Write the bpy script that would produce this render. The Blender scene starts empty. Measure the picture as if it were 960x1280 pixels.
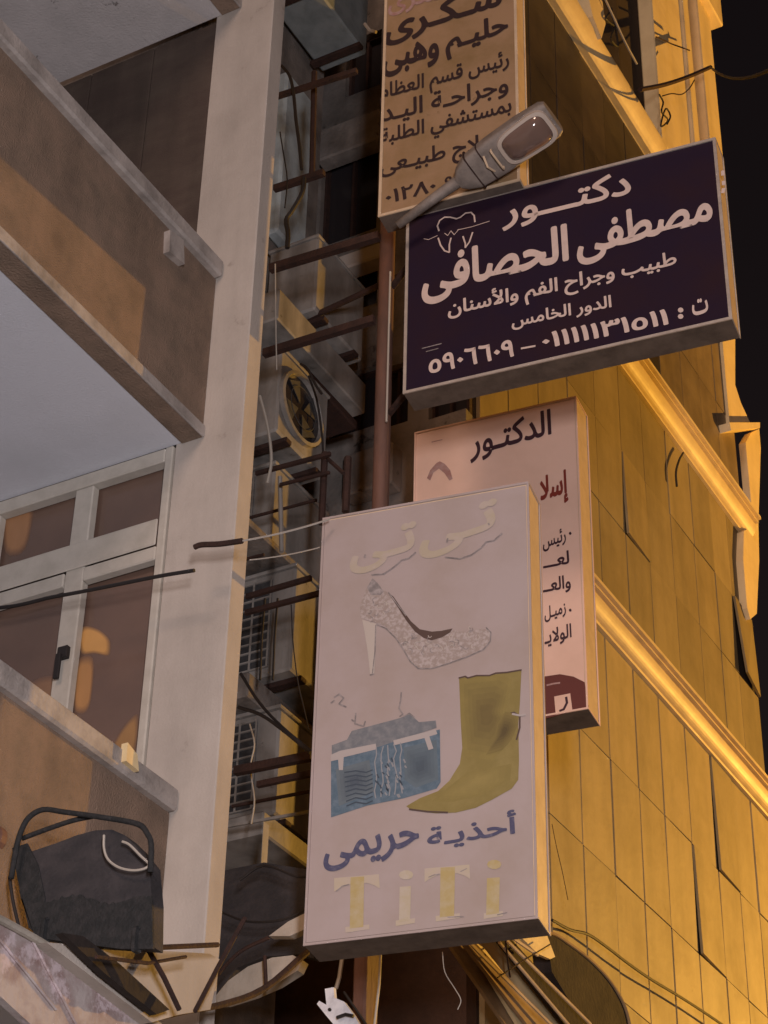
import bpy, bmesh, math, random, unicodedata
from mathutils import Vector, Matrix
random.seed(7)
S = bpy.context.scene
V = Vector
# ------------------------------------------------------------------ camera
FL = 2629.0; PITCH = math.radians(34.31); ROLL = math.radians(1.48); YAW = math.radians(29.70); CZ = 1.6
fw = V((-math.sin(YAW)*math.cos(PITCH), math.cos(YAW)*math.cos(PITCH), math.sin(PITCH)))
r0 = V((math.cos(YAW), math.sin(YAW), 0)); u0 = r0.cross(fw)
rt = r0*math.cos(ROLL)+u0*math.sin(ROLL); up = -r0*math.sin(ROLL)+u0*math.cos(ROLL)
C0 = V((0, 0, CZ))
cam = bpy.data.objects.new('camera', bpy.data.cameras.new('camera')); S.collection.objects.link(cam)
M = Matrix((rt, up, -fw)).transposed().to_4x4(); M.translation = C0
cam.matrix_world = M
cam.data.sensor_fit = 'VERTICAL'; cam.data.sensor_height = 24; cam.data.lens = FL/1280*24
cam.data.clip_end = 3000; cam.data.clip_start = 0.05
S.camera = cam
# ------------------------------------------------------------------ world, sun, exposure
SUN_EL = math.radians(17); SUN_AZ = math.radians(167)
w = bpy.data.worlds.new('World'); S.world = w; w.use_nodes = True
wn = w.node_tree.nodes; wl = w.node_tree.links
sky = wn.new('ShaderNodeTexSky'); sky.sky_type = 'NISHITA'; sky.sun_disc = False
sky.sun_elevation = SUN_EL; sky.sun_rotation = SUN_AZ
mixw = wn.new('ShaderNodeMixRGB'); mixw.blend_type = 'MULTIPLY'; mixw.inputs[0].default_value = 1
mixw.inputs[2].default_value = (2.2, .95, .62, 1)
wl.new(sky.outputs[0], mixw.inputs[1]); wl.new(mixw.outputs[0], wn['Background'].inputs[0])
wn['Background'].inputs[1].default_value = 0.0035
sun = bpy.data.objects.new('sun', bpy.data.lights.new('sun', 'SUN')); S.collection.objects.link(sun)
sun.data.energy = .80; sun.data.angle = math.radians(14); sun.data.color = (1.0, .71, .56)
sd = V((math.sin(SUN_AZ)*math.cos(SUN_EL), math.cos(SUN_AZ)*math.cos(SUN_EL), math.sin(SUN_EL)))
sun.rotation_euler = sd.to_track_quat('Z', 'Y').to_euler()
S.view_settings.view_transform = 'Standard'; S.view_settings.look = 'None'
S.view_settings.exposure = 0; S.view_settings.gamma = 1
S.render.resolution_x = 768; S.render.resolution_y = 1024
# ------------------------------------------------------------------ geometry from measured sight lines
def ray(px, py): return (px-480)/FL*rt-(py-640)/FL*up+fw
def onX(px, py, x): r = ray(px, py); return C0+r*(x/r.x)
def onY(px, py, y): r = ray(px, py); return C0+r*(y/r.y)
def onZ(px, py, z): r = ray(px, py); return C0+r*((z-CZ)/r.z)
# ------------------------------------------------------------------ materials
def mat(name, col, rough=.7, metal=0, col2=None, scale=6, bump=0.0, bscale=60, stretch=(1, 1, 1), lo=.42, hi=.68, spec=.4,
        spots=None, spot_scale=9, spot_lo=.62, coat=0, streak=0, vary=0):
    m = bpy.data.materials.new(name); m.use_nodes = True
    n = m.node_tree.nodes; l = m.node_tree.links; b = n['Principled BSDF']
    b.inputs['Base Color'].default_value = (*col, 1); b.inputs['Roughness'].default_value = rough
    b.inputs['Metallic'].default_value = metal; b.inputs['Specular IOR Level'].default_value = spec
    b.inputs['Coat Weight'].default_value = coat
    tc = n.new('ShaderNodeTexCoord'); mp = n.new('ShaderNodeMapping'); mp.inputs['Scale'].default_value = stretch
    l.new(tc.outputs['Object'], mp.inputs[0])
    last = None
    if col2:
        t = n.new('ShaderNodeTexNoise'); t.inputs['Scale'].default_value = scale; t.inputs['Detail'].default_value = 8
        t.inputs['Roughness'].default_value = .62
        l.new(mp.outputs[0], t.inputs['Vector'])
        r = n.new('ShaderNodeValToRGB'); r.color_ramp.elements[0].position = lo; r.color_ramp.elements[1].position = hi
        r.color_ramp.elements[0].color = (*col, 1); r.color_ramp.elements[1].color = (*col2, 1)
        l.new(t.outputs[0], r.inputs[0]); last = r.outputs[0]
        mr = n.new('ShaderNodeMapRange'); mr.inputs[3].default_value = max(rough-.1, .05); mr.inputs[4].default_value = min(rough+.15, 1)
        l.new(t.outputs[0], mr.inputs[0]); l.new(mr.outputs[0], b.inputs['Roughness'])
    if spots:
        t2 = n.new('ShaderNodeTexNoise'); t2.inputs['Scale'].default_value = spot_scale; t2.inputs['Detail'].default_value = 10
        t2.inputs['Roughness'].default_value = .7
        l.new(tc.outputs['Object'], t2.inputs['Vector'])
        r2 = n.new('ShaderNodeValToRGB'); r2.color_ramp.elements[0].position = spot_lo; r2.color_ramp.elements[1].position = spot_lo+.06
        l.new(t2.outputs[0], r2.inputs[0])
        mx = n.new('ShaderNodeMixRGB'); mx.inputs[1].default_value = (*col, 1); mx.inputs[2].default_value = (*spots, 1)
        if last: l.new(last, mx.inputs[1])
        l.new(r2.outputs[0], mx.inputs[0]); last = mx.outputs[0]
    if streak:
        mp2 = n.new('ShaderNodeMapping'); mp2.inputs['Scale'].default_value = (2.6, 2.6, .35); l.new(tc.outputs['Object'], mp2.inputs[0])
        t4 = n.new('ShaderNodeTexNoise'); t4.inputs['Scale'].default_value = 2.2; t4.inputs['Detail'].default_value = 7; l.new(mp2.outputs[0], t4.inputs['Vector'])
        r4 = n.new('ShaderNodeMapRange'); r4.inputs[1].default_value = .42; r4.inputs[2].default_value = .72; r4.inputs[3].default_value = 1; r4.inputs[4].default_value = 1-streak
        l.new(t4.outputs[0], r4.inputs[0])
        m4 = n.new('ShaderNodeMixRGB'); m4.blend_type = 'MULTIPLY'; m4.inputs[0].default_value = 1; m4.inputs[1].default_value = (*col, 1)
        if last: l.new(last, m4.inputs[1])
        l.new(r4.outputs[0], m4.inputs[2]); last = m4.outputs[0]
    if vary:
        oi = n.new('ShaderNodeObjectInfo'); r5 = n.new('ShaderNodeMapRange'); r5.inputs[3].default_value = 1-vary; r5.inputs[4].default_value = 1+vary*.5
        l.new(oi.outputs['Random'], r5.inputs[0])
        m5 = n.new('ShaderNodeMixRGB'); m5.blend_type = 'MULTIPLY'; m5.inputs[0].default_value = 1; m5.inputs[1].default_value = (*col, 1)
        if last: l.new(last, m5.inputs[1])
        l.new(r5.outputs[0], m5.inputs[2]); last = m5.outputs[0]
    if last: l.new(last, b.inputs['Base Color'])
    if bump:
        t3 = n.new('ShaderNodeTexNoise'); t3.inputs['Scale'].default_value = bscale; t3.inputs['Detail'].default_value = 6
        l.new(mp.outputs[0], t3.inputs['Vector'])
        bp = n.new('ShaderNodeBump'); bp.inputs['Strength'].default_value = bump; bp.inputs['Distance'].default_value = .01
        l.new(t3.outputs[0], bp.inputs['Height']); l.new(bp.outputs[0], b.inputs['Normal'])
    return m
def emit(name, col, st):
    m = bpy.data.materials.new(name); m.use_nodes = True; b = m.node_tree.nodes['Principled BSDF']
    b.inputs['Base Color'].default_value = (.8, .8, .8, 1)
    b.inputs['Emission Color'].default_value = (*col, 1); b.inputs['Emission Strength'].default_value = st
    return m
MT = {}
MT['column'] = mat('column plaster', (.50, .445, .395), .85, 0, (.43, .38, .335), 2.5, .25, 90, spots=(.36, .31, .27), spot_scale=5, spot_lo=.64, streak=.15)
MT['soffit'] = mat('soffit plaster', (.64, .65, .70), .9, 0, (.58, .59, .63), 2, .25, 120, vary=0)
MT['soffit_old'] = mat('peeling soffit plaster', (.53, .49, .48), .9, 0, (.44, .41, .40), 3, .4, 90, spots=(.12, .1, .09), spot_scale=7, spot_lo=.64)
MT['parapet'] = mat('brown roughcast', (.26, .18, .13), .9, 0, (.18, .13, .095), 5, .8, 120, spots=(.3, .22, .15), spot_scale=34, spot_lo=.66, streak=.25)
MT['rail'] = mat('pale rail stone', (.44, .39, .36), .7, 0, (.26, .23, .21), 7, .4, 80, streak=.25)
MT['frame'] = mat('white window paint', (.50, .46, .40), .5, 0, (.42, .385, .33), 8, .1, 80)
MT['glass'] = mat('dim window glass', (.135, .085, .065), .14, 0, (.17, .105, .078), 2, spec=.8)
MT['curtain'] = mat('ochre glass reflection', (.52, .28, .09), .8, 0, (.33, .19, .08), 6, .4, 30, (1, 1, .2))  # warm light mirrored in the panes, put into the colour
MT['shutter'] = mat('brown shutter', (.075, .052, .042), .7, 0, (.10, .075, .058), 2, .2, 50, (1, 1, 3), streak=.3)
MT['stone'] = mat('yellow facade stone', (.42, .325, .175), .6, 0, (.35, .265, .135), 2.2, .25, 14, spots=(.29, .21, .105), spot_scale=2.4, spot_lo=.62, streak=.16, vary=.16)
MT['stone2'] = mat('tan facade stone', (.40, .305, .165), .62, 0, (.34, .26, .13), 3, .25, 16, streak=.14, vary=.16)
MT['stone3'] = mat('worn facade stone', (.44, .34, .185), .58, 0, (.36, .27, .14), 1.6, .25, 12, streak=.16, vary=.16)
MT['shadestone'] = mat('yellow stone darkened as shade', (.29, .22, .115), .6, 0, (.23, .17, .085), 2.5, .2, 14, streak=.2, vary=.2)  # middle rows: weaker lamp light painted as darker stone
MT['shadestone2'] = mat('tan stone darkened as shade', (.32, .245, .13), .6, 0, (.26, .195, .10), 2.5, .2, 14, streak=.2, vary=.2)  # tan copy, darkened for the same weaker lamp light
MT['dimstone'] = mat('stone painted dim', (.042, .032, .03), .4, 0, (.07, .052, .042), 3.5, .2, 18, (1, .3, .6), streak=.2, vary=.3)  # top rows: dimness above the lamp painted into the stone colour
MT['midstone'] = mat('half dimmed facade stone', (.20, .145, .085), .45, 0, (.26, .19, .11), 3.5, .2, 18, streak=.2, vary=.2)  # far top panels: the same painted dimness, weaker
MT['joint'] = mat('dark joint', (.035, .02, .012), .95)
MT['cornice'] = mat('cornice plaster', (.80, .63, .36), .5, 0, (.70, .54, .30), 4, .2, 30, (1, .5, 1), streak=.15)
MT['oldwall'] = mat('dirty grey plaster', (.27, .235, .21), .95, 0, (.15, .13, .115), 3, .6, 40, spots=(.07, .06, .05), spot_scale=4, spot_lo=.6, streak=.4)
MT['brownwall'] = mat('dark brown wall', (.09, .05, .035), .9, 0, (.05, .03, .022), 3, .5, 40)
MT['void'] = mat('dark window glass', (.03, .026, .028), .15, spec=.5)
MT['ac'] = mat('grimy cream casing', (.32, .30, .28), .55, 0, (.21, .195, .18), 6, .15, 60, (1, 1, .5), spots=(.14, .12, .1), spot_scale=11, spot_lo=.63, streak=.35)
MT['ac2'] = mat('cold grey casing', (.24, .27, .28), .5, 0, (.16, .185, .19), 6, .1, 60, spots=(.12, .12, .11), spot_scale=11, spot_lo=.66)
MT['coil'] = mat('condenser coil', (.035, .035, .038), .8, 0, (.06, .06, .062), 30)
MT['rust'] = mat('rusted steel', (.055, .028, .022), .85, .2, (.035, .02, .017), 14, .6, 60)
MT['pole'] = mat('red brown pole paint', (.17, .085, .06), .7, .1, (.10, .06, .048), 7, .4, 40, (1, 1, .3), streak=.4)
MT['cable'] = mat('black cable', (.02, .017, .017), .6)
MT['wire'] = mat('pale cable', (.42, .38, .33), .6)
MT['blue_pipe'] = mat('pale duct', (.5, .58, .60), .6, 0, (.33, .37, .39), 5, .2, 40)
MT['alu'] = mat('aluminium trim', (.55, .48, .42), .38, .35, (.4, .34, .3), 10, .1, 60)
MT['alu_tan'] = mat('tan box side', (.66, .50, .34), .55, 0, (.54, .40, .27), 7, .1, 60)
MT['underside'] = mat('dirty box underside', (.17, .13, .105), .75, .1, (.10, .075, .06), 8, .2, 50, streak=.2)  # darker than the sides of the box
MT['shoe_face'] = mat('faded pink white vinyl', (.41, .335, .32), .5, 0, (.36, .285, .25), 2.2, .03, 40, spots=(.36, .30, .28), spot_scale=3.5, spot_lo=.68)
MT['isl_face'] = mat('pinkish white vinyl', (.84, .58, .47), .5, 0, (.74, .50, .39), 2, .03, 40)
MT['clinic_face'] = mat('yellowed cream vinyl', (.36, .225, .125), .6, 0, (.25, .155, .065), 2.6, .03, 40, spots=(.19, .12, .055), spot_scale=4, spot_lo=.62)
MT['navy'] = mat('deep violet vinyl', (.018, .009, .024), .6, 0, (.026, .011, .018), 2, .02, 40, spec=.15)
MT['pink_ink'] = mat('pale pink print', (.68, .53, .47), .5, 0, (.58, .45, .40), 12)
MT['dark_ink'] = mat('black brown print', (.028, .012, .014), .6)
MT['black_ink'] = mat('aubergine print', (.045, .018, .03), .6)
MT['red_ink'] = mat('dark red print', (.22, .035, .025), .6)
MT['faint_red'] = mat('faint red print', (.36, .19, .17), .6, 0, (.46, .33, .31), 20)
MT['navy_ink'] = mat('worn navy print', (.07, .07, .13), .6, 0, (.16, .15, .2), 40, lo=.5, hi=.75)
MT['cream_ink'] = mat('faded cream print', (.43, .36, .27), .6, 0, (.465, .385, .34), 9)
MT['cream2'] = mat('cream print halo', (.475, .41, .36), .6)
MT['halo'] = mat('ghost print halo', (.475, .395, .295), .6, 0, (.47, .385, .33), 14)
MT['yellow_ink'] = mat('faded yellow print', (.43, .33, .14), .6, 0, (.47, .385, .25), 16)
MT['pale_yellow'] = mat('very faded yellow print', (.46, .385, .27), .6, 0, (.50, .43, .37), 12)
MT['shoe_ink'] = mat('beige lace print', (.33, .265, .235), .6, 0, (.45, .38, .36), 55, lo=.45, hi=.6)
MT['shoe_in'] = mat('brown inner shoe print', (.09, .055, .045), .6)
MT['shoe_gray'] = mat('grey heel print', (.20, .175, .17), .6, 0, (.38, .33, .32), 40)
MT['olive'] = mat('olive boot print', (.235, .18, .055), .6, 0, (.29, .225, .08), 9)
MT['olive_dark'] = mat('dark olive boot print', (.13, .09, .03), .6, 0, (.23, .175, .055), 14)
MT['denim'] = mat('denim print', (.085, .135, .18), .6, 0, (.15, .20, .25), 26)
MT['denim_pale'] = mat('pale strap print', (.42, .37, .35), .6)
MT['denim_gray'] = mat('grey bag print', (.155, .165, .18), .6, 0, (.24, .235, .24), 30)
MT['denim_dark'] = mat('bag fold print', (.05, .07, .095), .6)
MT['denim_mid'] = mat('bag stitch print', (.27, .27, .28), .6)
MT['dark_red'] = mat('dark red band print', (.13, .035, .03), .6)
MT['lamp_body'] = mat('weathered lamp housing', (.27, .225, .195), .6, .1, (.17, .14, .12), 12, .2, 40)
MT['chrome'] = mat('bright lamp rim', (.6, .5, .42), .4, .2)
MT['lens'] = mat('dark lamp lens', (.20, .13, .105), .12, .1, spec=.8, coat=.6)
MT['blackplastic'] = mat('sooty black box', (.030, .028, .031), .8, 0, (.055, .048, .05), 7, .4, 60, (1, 1, 1.6))
MT['fur'] = mat('tarry black lower skirt', (.018, .019, .02), .9, 0, (.035, .033, .034), 30, .7, 90)
MT['pinkcloth'] = mat('patched pale awning cloth', (.42, .37, .36), .85, 0, (.22, .14, .13), 6, .3, 50, spots=(.5, .42, .44), spot_scale=5, spot_lo=.55)
MT['cloth'] = mat('pale canopy cloth', (.40, .36, .31), .85, 0, (.28, .25, .21), 6, .3, 50)
MT['tarp'] = mat('tan awning cloth', (.36, .24, .13), .8, 0, (.24, .15, .08), 8, .4, 30, (1, .4, 1))
MT['browncloth'] = mat('dark brown cloth', (.026, .018, .015), .95, 0, (.018, .013, .011), 8, .5, 40)
MT['white_metal'] = mat('white painted metal', (.72, .75, .82), .45, .1, (.5, .52, .58), 18)
MT['asphalt'] = mat('asphalt', (.05, .048, .047), .9, 0, (.035, .034, .034), 8, .6, 120)
MT['paving'] = mat('pavement concrete', (.2, .19, .175), .9, 0, (.15, .14, .13), 4, .4, 60)
MT['lamp_on'] = emit('sodium lamp glow', (1, .55, .16), 25)
MT['fill_on'] = emit('added strip lamp glow', (.75, .85, 1), 8)
# ------------------------------------------------------------------ builders
class MB:
    def __init__(s): s.v = []; s.f = []
    def add(s, vs, fs):
        o = len(s.v); s.v += [V(p) for p in vs]; s.f += [tuple(i+o for i in f) for f in fs]; return s
    def box(s, a, b, bev=0):
        x0, y0, z0 = [min(a[i], b[i]) for i in range(3)]; x1, y1, z1 = [max(a[i], b[i]) for i in range(3)]
        if bev:
            bm = bmesh.new(); bmesh.ops.create_cube(bm, size=1)
            for v in bm.verts: v.co = V((x0+(v.co.x+.5)*(x1-x0), y0+(v.co.y+.5)*(y1-y0), z0+(v.co.z+.5)*(z1-z0)))
            bmesh.ops.bevel(bm, geom=bm.edges[:], offset=bev, segments=1, affect='EDGES')
            bm.verts.index_update(); s.add([v.co.copy() for v in bm.verts], [[v.index for v in f.verts] for f in bm.faces]); bm.free(); return s
        return s.add([(x0,y0,z0),(x1,y0,z0),(x1,y1,z0),(x0,y1,z0),(x0,y0,z1),(x1,y0,z1),(x1,y1,z1),(x0,y1,z1)],
              [(0,3,2,1),(4,5,6,7),(0,1,5,4),(1,2,6,5),(2,3,7,6),(3,0,4,7)])
    def prism(s, poly, vec):
        n = len(poly); vec = V(vec); ps = [V(p) for p in poly]
        return s.add(ps+[p+vec for p in ps], [tuple(range(n))[::-1], tuple(range(n, 2*n))]+[(i, (i+1)%n, (i+1)%n+n, i+n) for i in range(n)])
    def poly(s, poly): return s.add(poly, [tuple(range(len(poly)))])
    def tube(s, pts, r, n=8, r2=None):
        pts = [V(p) for p in pts]
        if len(pts) >= 4:
            q = [pts[0]*2-pts[1]]+pts+[pts[-1]*2-pts[-2]]; out = []
            for i in range(1, len(q)-2):
                a, b, c, d = q[i-1:i+3]
                for k in range(4):
                    t = k/4; out.append(.5*((2*b)+(c-a)*t+(2*a-5*b+4*c-d)*t*t+(3*b-a-3*c+d)*t*t*t))
            pts = out+[pts[-1]]
        m = len(pts); vs = []; ref = None
        for i, p in enumerate(pts):
            t = (pts[min(i+1, m-1)]-pts[max(i-1, 0)]).normalized()
            if ref is None: ref = V((0, 0, 1)) if abs(t.z) < .9 else V((1, 0, 0))
            a = t.cross(ref).normalized(); b = a.cross(t).normalized(); ref = b
            rr = r if r2 is None else r+(r2-r)*i/(m-1)
            vs += [p+(a*math.cos(k*2*math.pi/n)+b*math.sin(k*2*math.pi/n))*rr for k in range(n)]
        fs = [(i*n+k, i*n+(k+1)%n, (i+1)*n+(k+1)%n, (i+1)*n+k) for i in range(m-1) for k in range(n)]
        fs += [tuple(range(n))[::-1], tuple((m-1)*n+k for k in range(n))]
        return s.add(vs, fs)
    def loft(s, rings, caps=True):
        n = len(rings[0]); vs = [p for r in rings for p in r]; m = len(rings)
        fs = [(i*n+k, i*n+(k+1)%n, (i+1)*n+(k+1)%n, (i+1)*n+k) for i in range(m-1) for k in range(n)]
        fs += [] if not caps else [tuple(range(n))[::-1], tuple((m-1)*n+k for k in range(n))]
        return s.add(vs, fs)
WM = {}
def wmat(p): return WM.get(p.name, Matrix.Identity(4)) if p else Matrix.Identity(4)
def obj(name, mb, m, parent=None, local=False, smooth=False, label=None):
    me = bpy.data.meshes.new(name); inv = Matrix.Identity(4) if local else wmat(parent).inverted()
    me.from_pydata([inv @ v for v in mb.v], [], mb.f)
    bm = bmesh.new(); bm.from_mesh(me); bmesh.ops.recalc_face_normals(bm, faces=bm.faces); bm.to_mesh(me); bm.free()
    me.materials.append(MT[m] if isinstance(m, (str, tuple)) else m)
    if smooth: me.polygons.foreach_set('use_smooth', [True]*len(me.polygons))
    o = bpy.data.objects.new(name, me); S.collection.objects.link(o)
    if parent: o.parent = parent; WM[o.name] = wmat(parent)
    if label: o['label'] = label
    return o
def thing(name, label, cat, loc, rz=0, group=None):
    o = bpy.data.objects.new(name, None); S.collection.objects.link(o)
    o.location = loc; o.rotation_euler = (0, 0, rz); o['label'] = label; o['category'] = cat; o.empty_display_size = .2
    if group: o['group'] = group
    WM[o.name] = Matrix.Translation(V(loc)) @ Matrix.Rotation(rz, 4, 'Z')
    return o
def solo(name, mb, m, label, cat, group=None, smooth=False):
    c = sum(mb.v, V((0, 0, 0)))/len(mb.v); c.z = min(v.z for v in mb.v)
    mb.v = [v-c for v in mb.v]
    o = obj(name, mb, m, None, smooth=smooth); o.location = c; WM[o.name] = Matrix.Translation(c)
    o['label'] = label; o['category'] = cat
    if group: o['group'] = group
    return o
def struct(name, mb, m):
    o = obj(name, mb, m); o['kind'] = 'structure'; return o
def sag(a, b, d=.05, n=10):
    a = V(a); b = V(b); return [a.lerp(b, i/n)-V((0, 0, d*4*(i/n)*(1-i/n))) for i in range(n+1)]
# ------------------------------------------------------------------ arabic shaping to presentation forms
def shape(t):
    def form(c, k):
        try: return unicodedata.lookup(unicodedata.name(c)+' '+k+' FORM')
        except Exception: return None
    def nxt(c): return c == '\u0640' or form(c, 'INITIAL') is not None
    def prv(c): return c == '\u0640' or form(c, 'FINAL') is not None
    out = []; i = 0
    while i < len(t):
        c = t[i]; p = t[i-1] if i else ' '
        jp = prv(c) and nxt(p)
        if c == 'ل' and i+1 < len(t) and t[i+1] in 'اأإآ':
            out.append(unicodedata.lookup({'ا': 'ARABIC LIGATURE LAM WITH ALEF ', 'أ': 'ARABIC LIGATURE LAM WITH ALEF WITH HAMZA ABOVE ',
                'إ': 'ARABIC LIGATURE LAM WITH ALEF WITH HAMZA BELOW ', 'آ': 'ARABIC LIGATURE LAM WITH ALEF WITH MADDA ABOVE '}[t[i+1]]+('FINAL' if jp else 'ISOLATED')+' FORM'))
            i += 2; continue
        q = t[i+1] if i+1 < len(t) else ' '
        jn = nxt(c) and prv(q)
        if c == '\u0640' or not form(c, 'ISOLATED'): out.append(c)
        else: out.append(form(c, 'MEDIAL' if jp and jn else 'FINAL' if jp else 'INITIAL' if jn else 'ISOLATED') or c)
        i += 1
    return ''.join(out)[::-1]
GC = {}
def raw(body, off, res):
    c = bpy.data.curves.new('lettering', 'FONT'); c.body = body; c.size = 1; c.offset = off; c.resolution_u = res
    o = bpy.data.objects.new('lettering', c); S.collection.objects.link(o)
    bpy.context.view_layer.update()
    me = bpy.data.meshes.new_from_object(o.evaluated_get(bpy.context.evaluated_depsgraph_get()))
    vs = [v.co.copy() for v in me.vertices]; fs = [tuple(p.vertices) for p in me.polygons]; ar = sum(p.area for p in me.polygons)
    bpy.data.meshes.remove(me); bpy.data.objects.remove(o); bpy.data.curves.remove(c)
    return ar, vs, fs
def glyph(ch):
    """best of several outline fillings of one character, and its advance"""
    if ch not in GC:
        bar_ = raw('|', .003, 3)[1]
        two = raw(ch+'|', .003, 3)[1]; adv = max(v.x for v in two)-max(v.x for v in bar_)
        if ch == ' ': GC[ch] = (adv, [], [])
        else:
            c = sorted((raw(ch, of, rs) for of in (.002, .0026, .003, .0036, .0042) for rs in (3, 4, 5)), key=lambda q: q[0])
            _, vs, fs = c[10]; GC[ch] = (adv, vs, fs)
    return GC[ch]
def text_mb(s, bold=.012):
    """one line of text, fitted to x 0..1 and z 0..1, faces toward -y"""
    mb = MB(); x = 0; P = []; F = []
    for k, ch in enumerate(s):
        adv, vs, fs = glyph(ch)
        o = len(P); P += [V((v.x+x, v.y, (k % 5)*.0007)) for v in vs]; F += [tuple(i+o for i in f) for f in fs]; x += adv
    x0 = min(p.x for p in P)-bold; x1 = max(p.x for p in P)+bold; y0 = min(p.y for p in P)-bold; y1 = max(p.y for p in P)+bold
    for q in range(9):
        ox, oy = (bold*math.cos(q*math.pi/4), bold*math.sin(q*math.pi/4)) if q else (0, 0)
        mb.add([((p.x+ox-x0)/(x1-x0), -p.z-q*.00007, (p.y+oy-y0)/(y1-y0)) for p in P], F)
    return mb
for _c in sorted(set(shape('دكتـور مصطفى الحصافى طبيب وجراح الفم والأسنان الدور الخامس ت إسلا رئيس لعـ والعـ زميـل الولايـ شكرى سـكـرى حليـم وهبى رئيس قسم العظام وجراحـة اليـد بمستشفي الطلبة علاج طبيـعى أحذيـة حريمى تـى الدكتـور دكتـــور لعـــ والعــ')+'٥٩٠٦٦٠٩٠١١١١١٣١٥١١٠١٢٨٠٩٤١٢')): glyph(_c)
class Sign:
    """box sign: local x along the face to the right, y into the box, z up; origin at the front lower left corner"""
    def __init__(s, name, label, px, dist, az, wd, h, d, face, side, group='projecting box signs over the street', trim='alu', t=.013):
        r = ray(*px).normalized(); P = C0+r*dist; th = math.radians(90-az); s.w = wd; s.h = h; s.d = d
        u = V((math.cos(th), math.sin(th), 0)); s.O = P-u*wd; s.u = u; s.n = V((-u.y, u.x, 0))
        s.root = thing(name, label, 'sign', s.O, th, group)
        s.panel = obj('sign_face', MB().box((.007, 0, .012), (wd-.0125, .012, h-.012)), face, s.root, True)
        obj('side_panel', MB().box((wd-.012, .0, .012), (wd, d, h-.012)), side, s.root, True)
        obj('side_panel', MB().box((0, .0, .012), (.0068, d, h-.012)), side, s.root, True)
        obj('bottom_panel', MB().box((0, .0, 0), (wd, d, .0118)), 'underside', s.root, True)
        obj('top_panel', MB().box((0, .0, h-.0118), (wd, d, h)), side, s.root, True)
        obj('back_panel', MB().box((.012, d-.012, .012), (wd-.012, d-.002, h-.012)), face, s.root, True)
        f = MB().box((-.003, -.007, -.003), (wd+.003, .0, t)).box((-.003, -.007, h-t), (wd+.003, .0, h+.003))
        f.box((-.003, -.006, t), (t, .0, h-t)).box((wd-t, -.006, t), (wd+.003, .0, h-t))
        obj('front_trim', f, trim, s.root, True)
        e = MB().box((wd, d-.006, -.002), (wd+.005, d+.004, h)).box((wd, .002, -.001), (wd+.004, d-.006, .008)).box((wd, .002, h-.008), (wd+.004, d-.006, h+.001))
        obj('edge_trim', e, trim, s.root, True)
    def uv(s, px, py):
        r = ray(px, py); P = C0+r*((s.O-C0).dot(s.n)/r.dot(s.n)); return (P-s.O).dot(s.u), P.z-s.O.z
    def shape(s, name, m, pts, off=.0022, label=None):
        q = [s.uv(*p) for p in pts]
        return obj(name, MB().poly([(a, -off, b) for a, b in q]), m, s.panel, True, label=label)
    def soft(s, name, c0, c1, pts, n=6, off=.0026, shrink=.75):
        cx = sum(p[0] for p in pts)/len(pts); cy = sum(p[1] for p in pts)/len(pts); k0 = len(pts)
        pts = [(pts[i][0]+(pts[(i+1) % k0][0]-pts[i][0])*j/3, pts[i][1]+(pts[(i+1) % k0][1]-pts[i][1])*j/3) for i in range(k0) for j in range(3)]
        for k in range(n):
            f = k/(n-1); nm = name
            key = tuple(round(a+(b-a)*f, 4) for a, b in zip(c0, c1))
            if key not in MT: MT[key] = mat(name.replace('_', ' '), key, .6, 0, tuple(v*1.14 for v in key), 14)
            s.shape(name, key, [(cx+(p[0]-cx)*(1-f*shrink), cy+(p[1]-cy)*(1-f*shrink)) for p in pts], off+k*.0002)
    def strokes(s, name, m, lines, wpx=2, off=.0035, apart=False):
        if apart:
            for ln in lines: s.strokes(name, m, [ln], wpx, off)
            return
        mb = MB()
        for i, ln in enumerate(lines):
            q = [V((*s.uv(*p), 0)) for p in ln]; hw = (V((*s.uv(600, 500), 0))-V((*s.uv(600+wpx, 500), 0))).length/2
            for a, b in zip(q, q[1:]):
                if (b-a).length < 1e-5: continue
                t = (b-a).normalized(); nn = V((-t.y, t.x, 0))*hw; t = t*hw*.4; off += .00002
                mb.poly([(p.x, -off, p.y) for p in (a-t+nn, b+t+nn, b+t-nn, a-t-nn)])
        return obj(name, mb, m, s.panel, True)
    def text(s, txt, m, bl, br, hpx, bold=.012, shaped=True, name='lettering'):
        mb = text_mb(shape(txt) if shaped else txt, bold)
        a = s.uv(*bl); b = s.uv(*br); t = s.uv(bl[0], bl[1]-hpx); hh = t[1]-a[1]
        mb.v = [V((a[0]+(b[0]-a[0])*v.x, -.003+v.y*.5, a[1]+(b[1]-a[1])*v.x+hh*v.z)) for v in mb.v]
        return obj(name, mb, m, s.panel, True)
# ================================================================== SETTING
XF = -4.8; YE = 9.6
struct('ground', MB().box((-400, -400, -.3), (400, 1200, -.12)), 'asphalt')
struct('road', MB().box((-2.2, -60, -.116), (4.5, 200, -.112)), 'asphalt')
struct('pavement', MB().box((-9, -60, -.116), (-2.2, 200, 0)), 'paving')
# ---- yellow clad building
bld = thing('clad_building', 'tall stone clad building glowing yellow under the street lamp behind the signs', 'building', (XF, YE, 0))
obj('wall', MB().box((-11, YE+.02, 0), (XF-.03, 14.75, 20.5)), 'joint', bld)
ew = MB()
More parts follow.
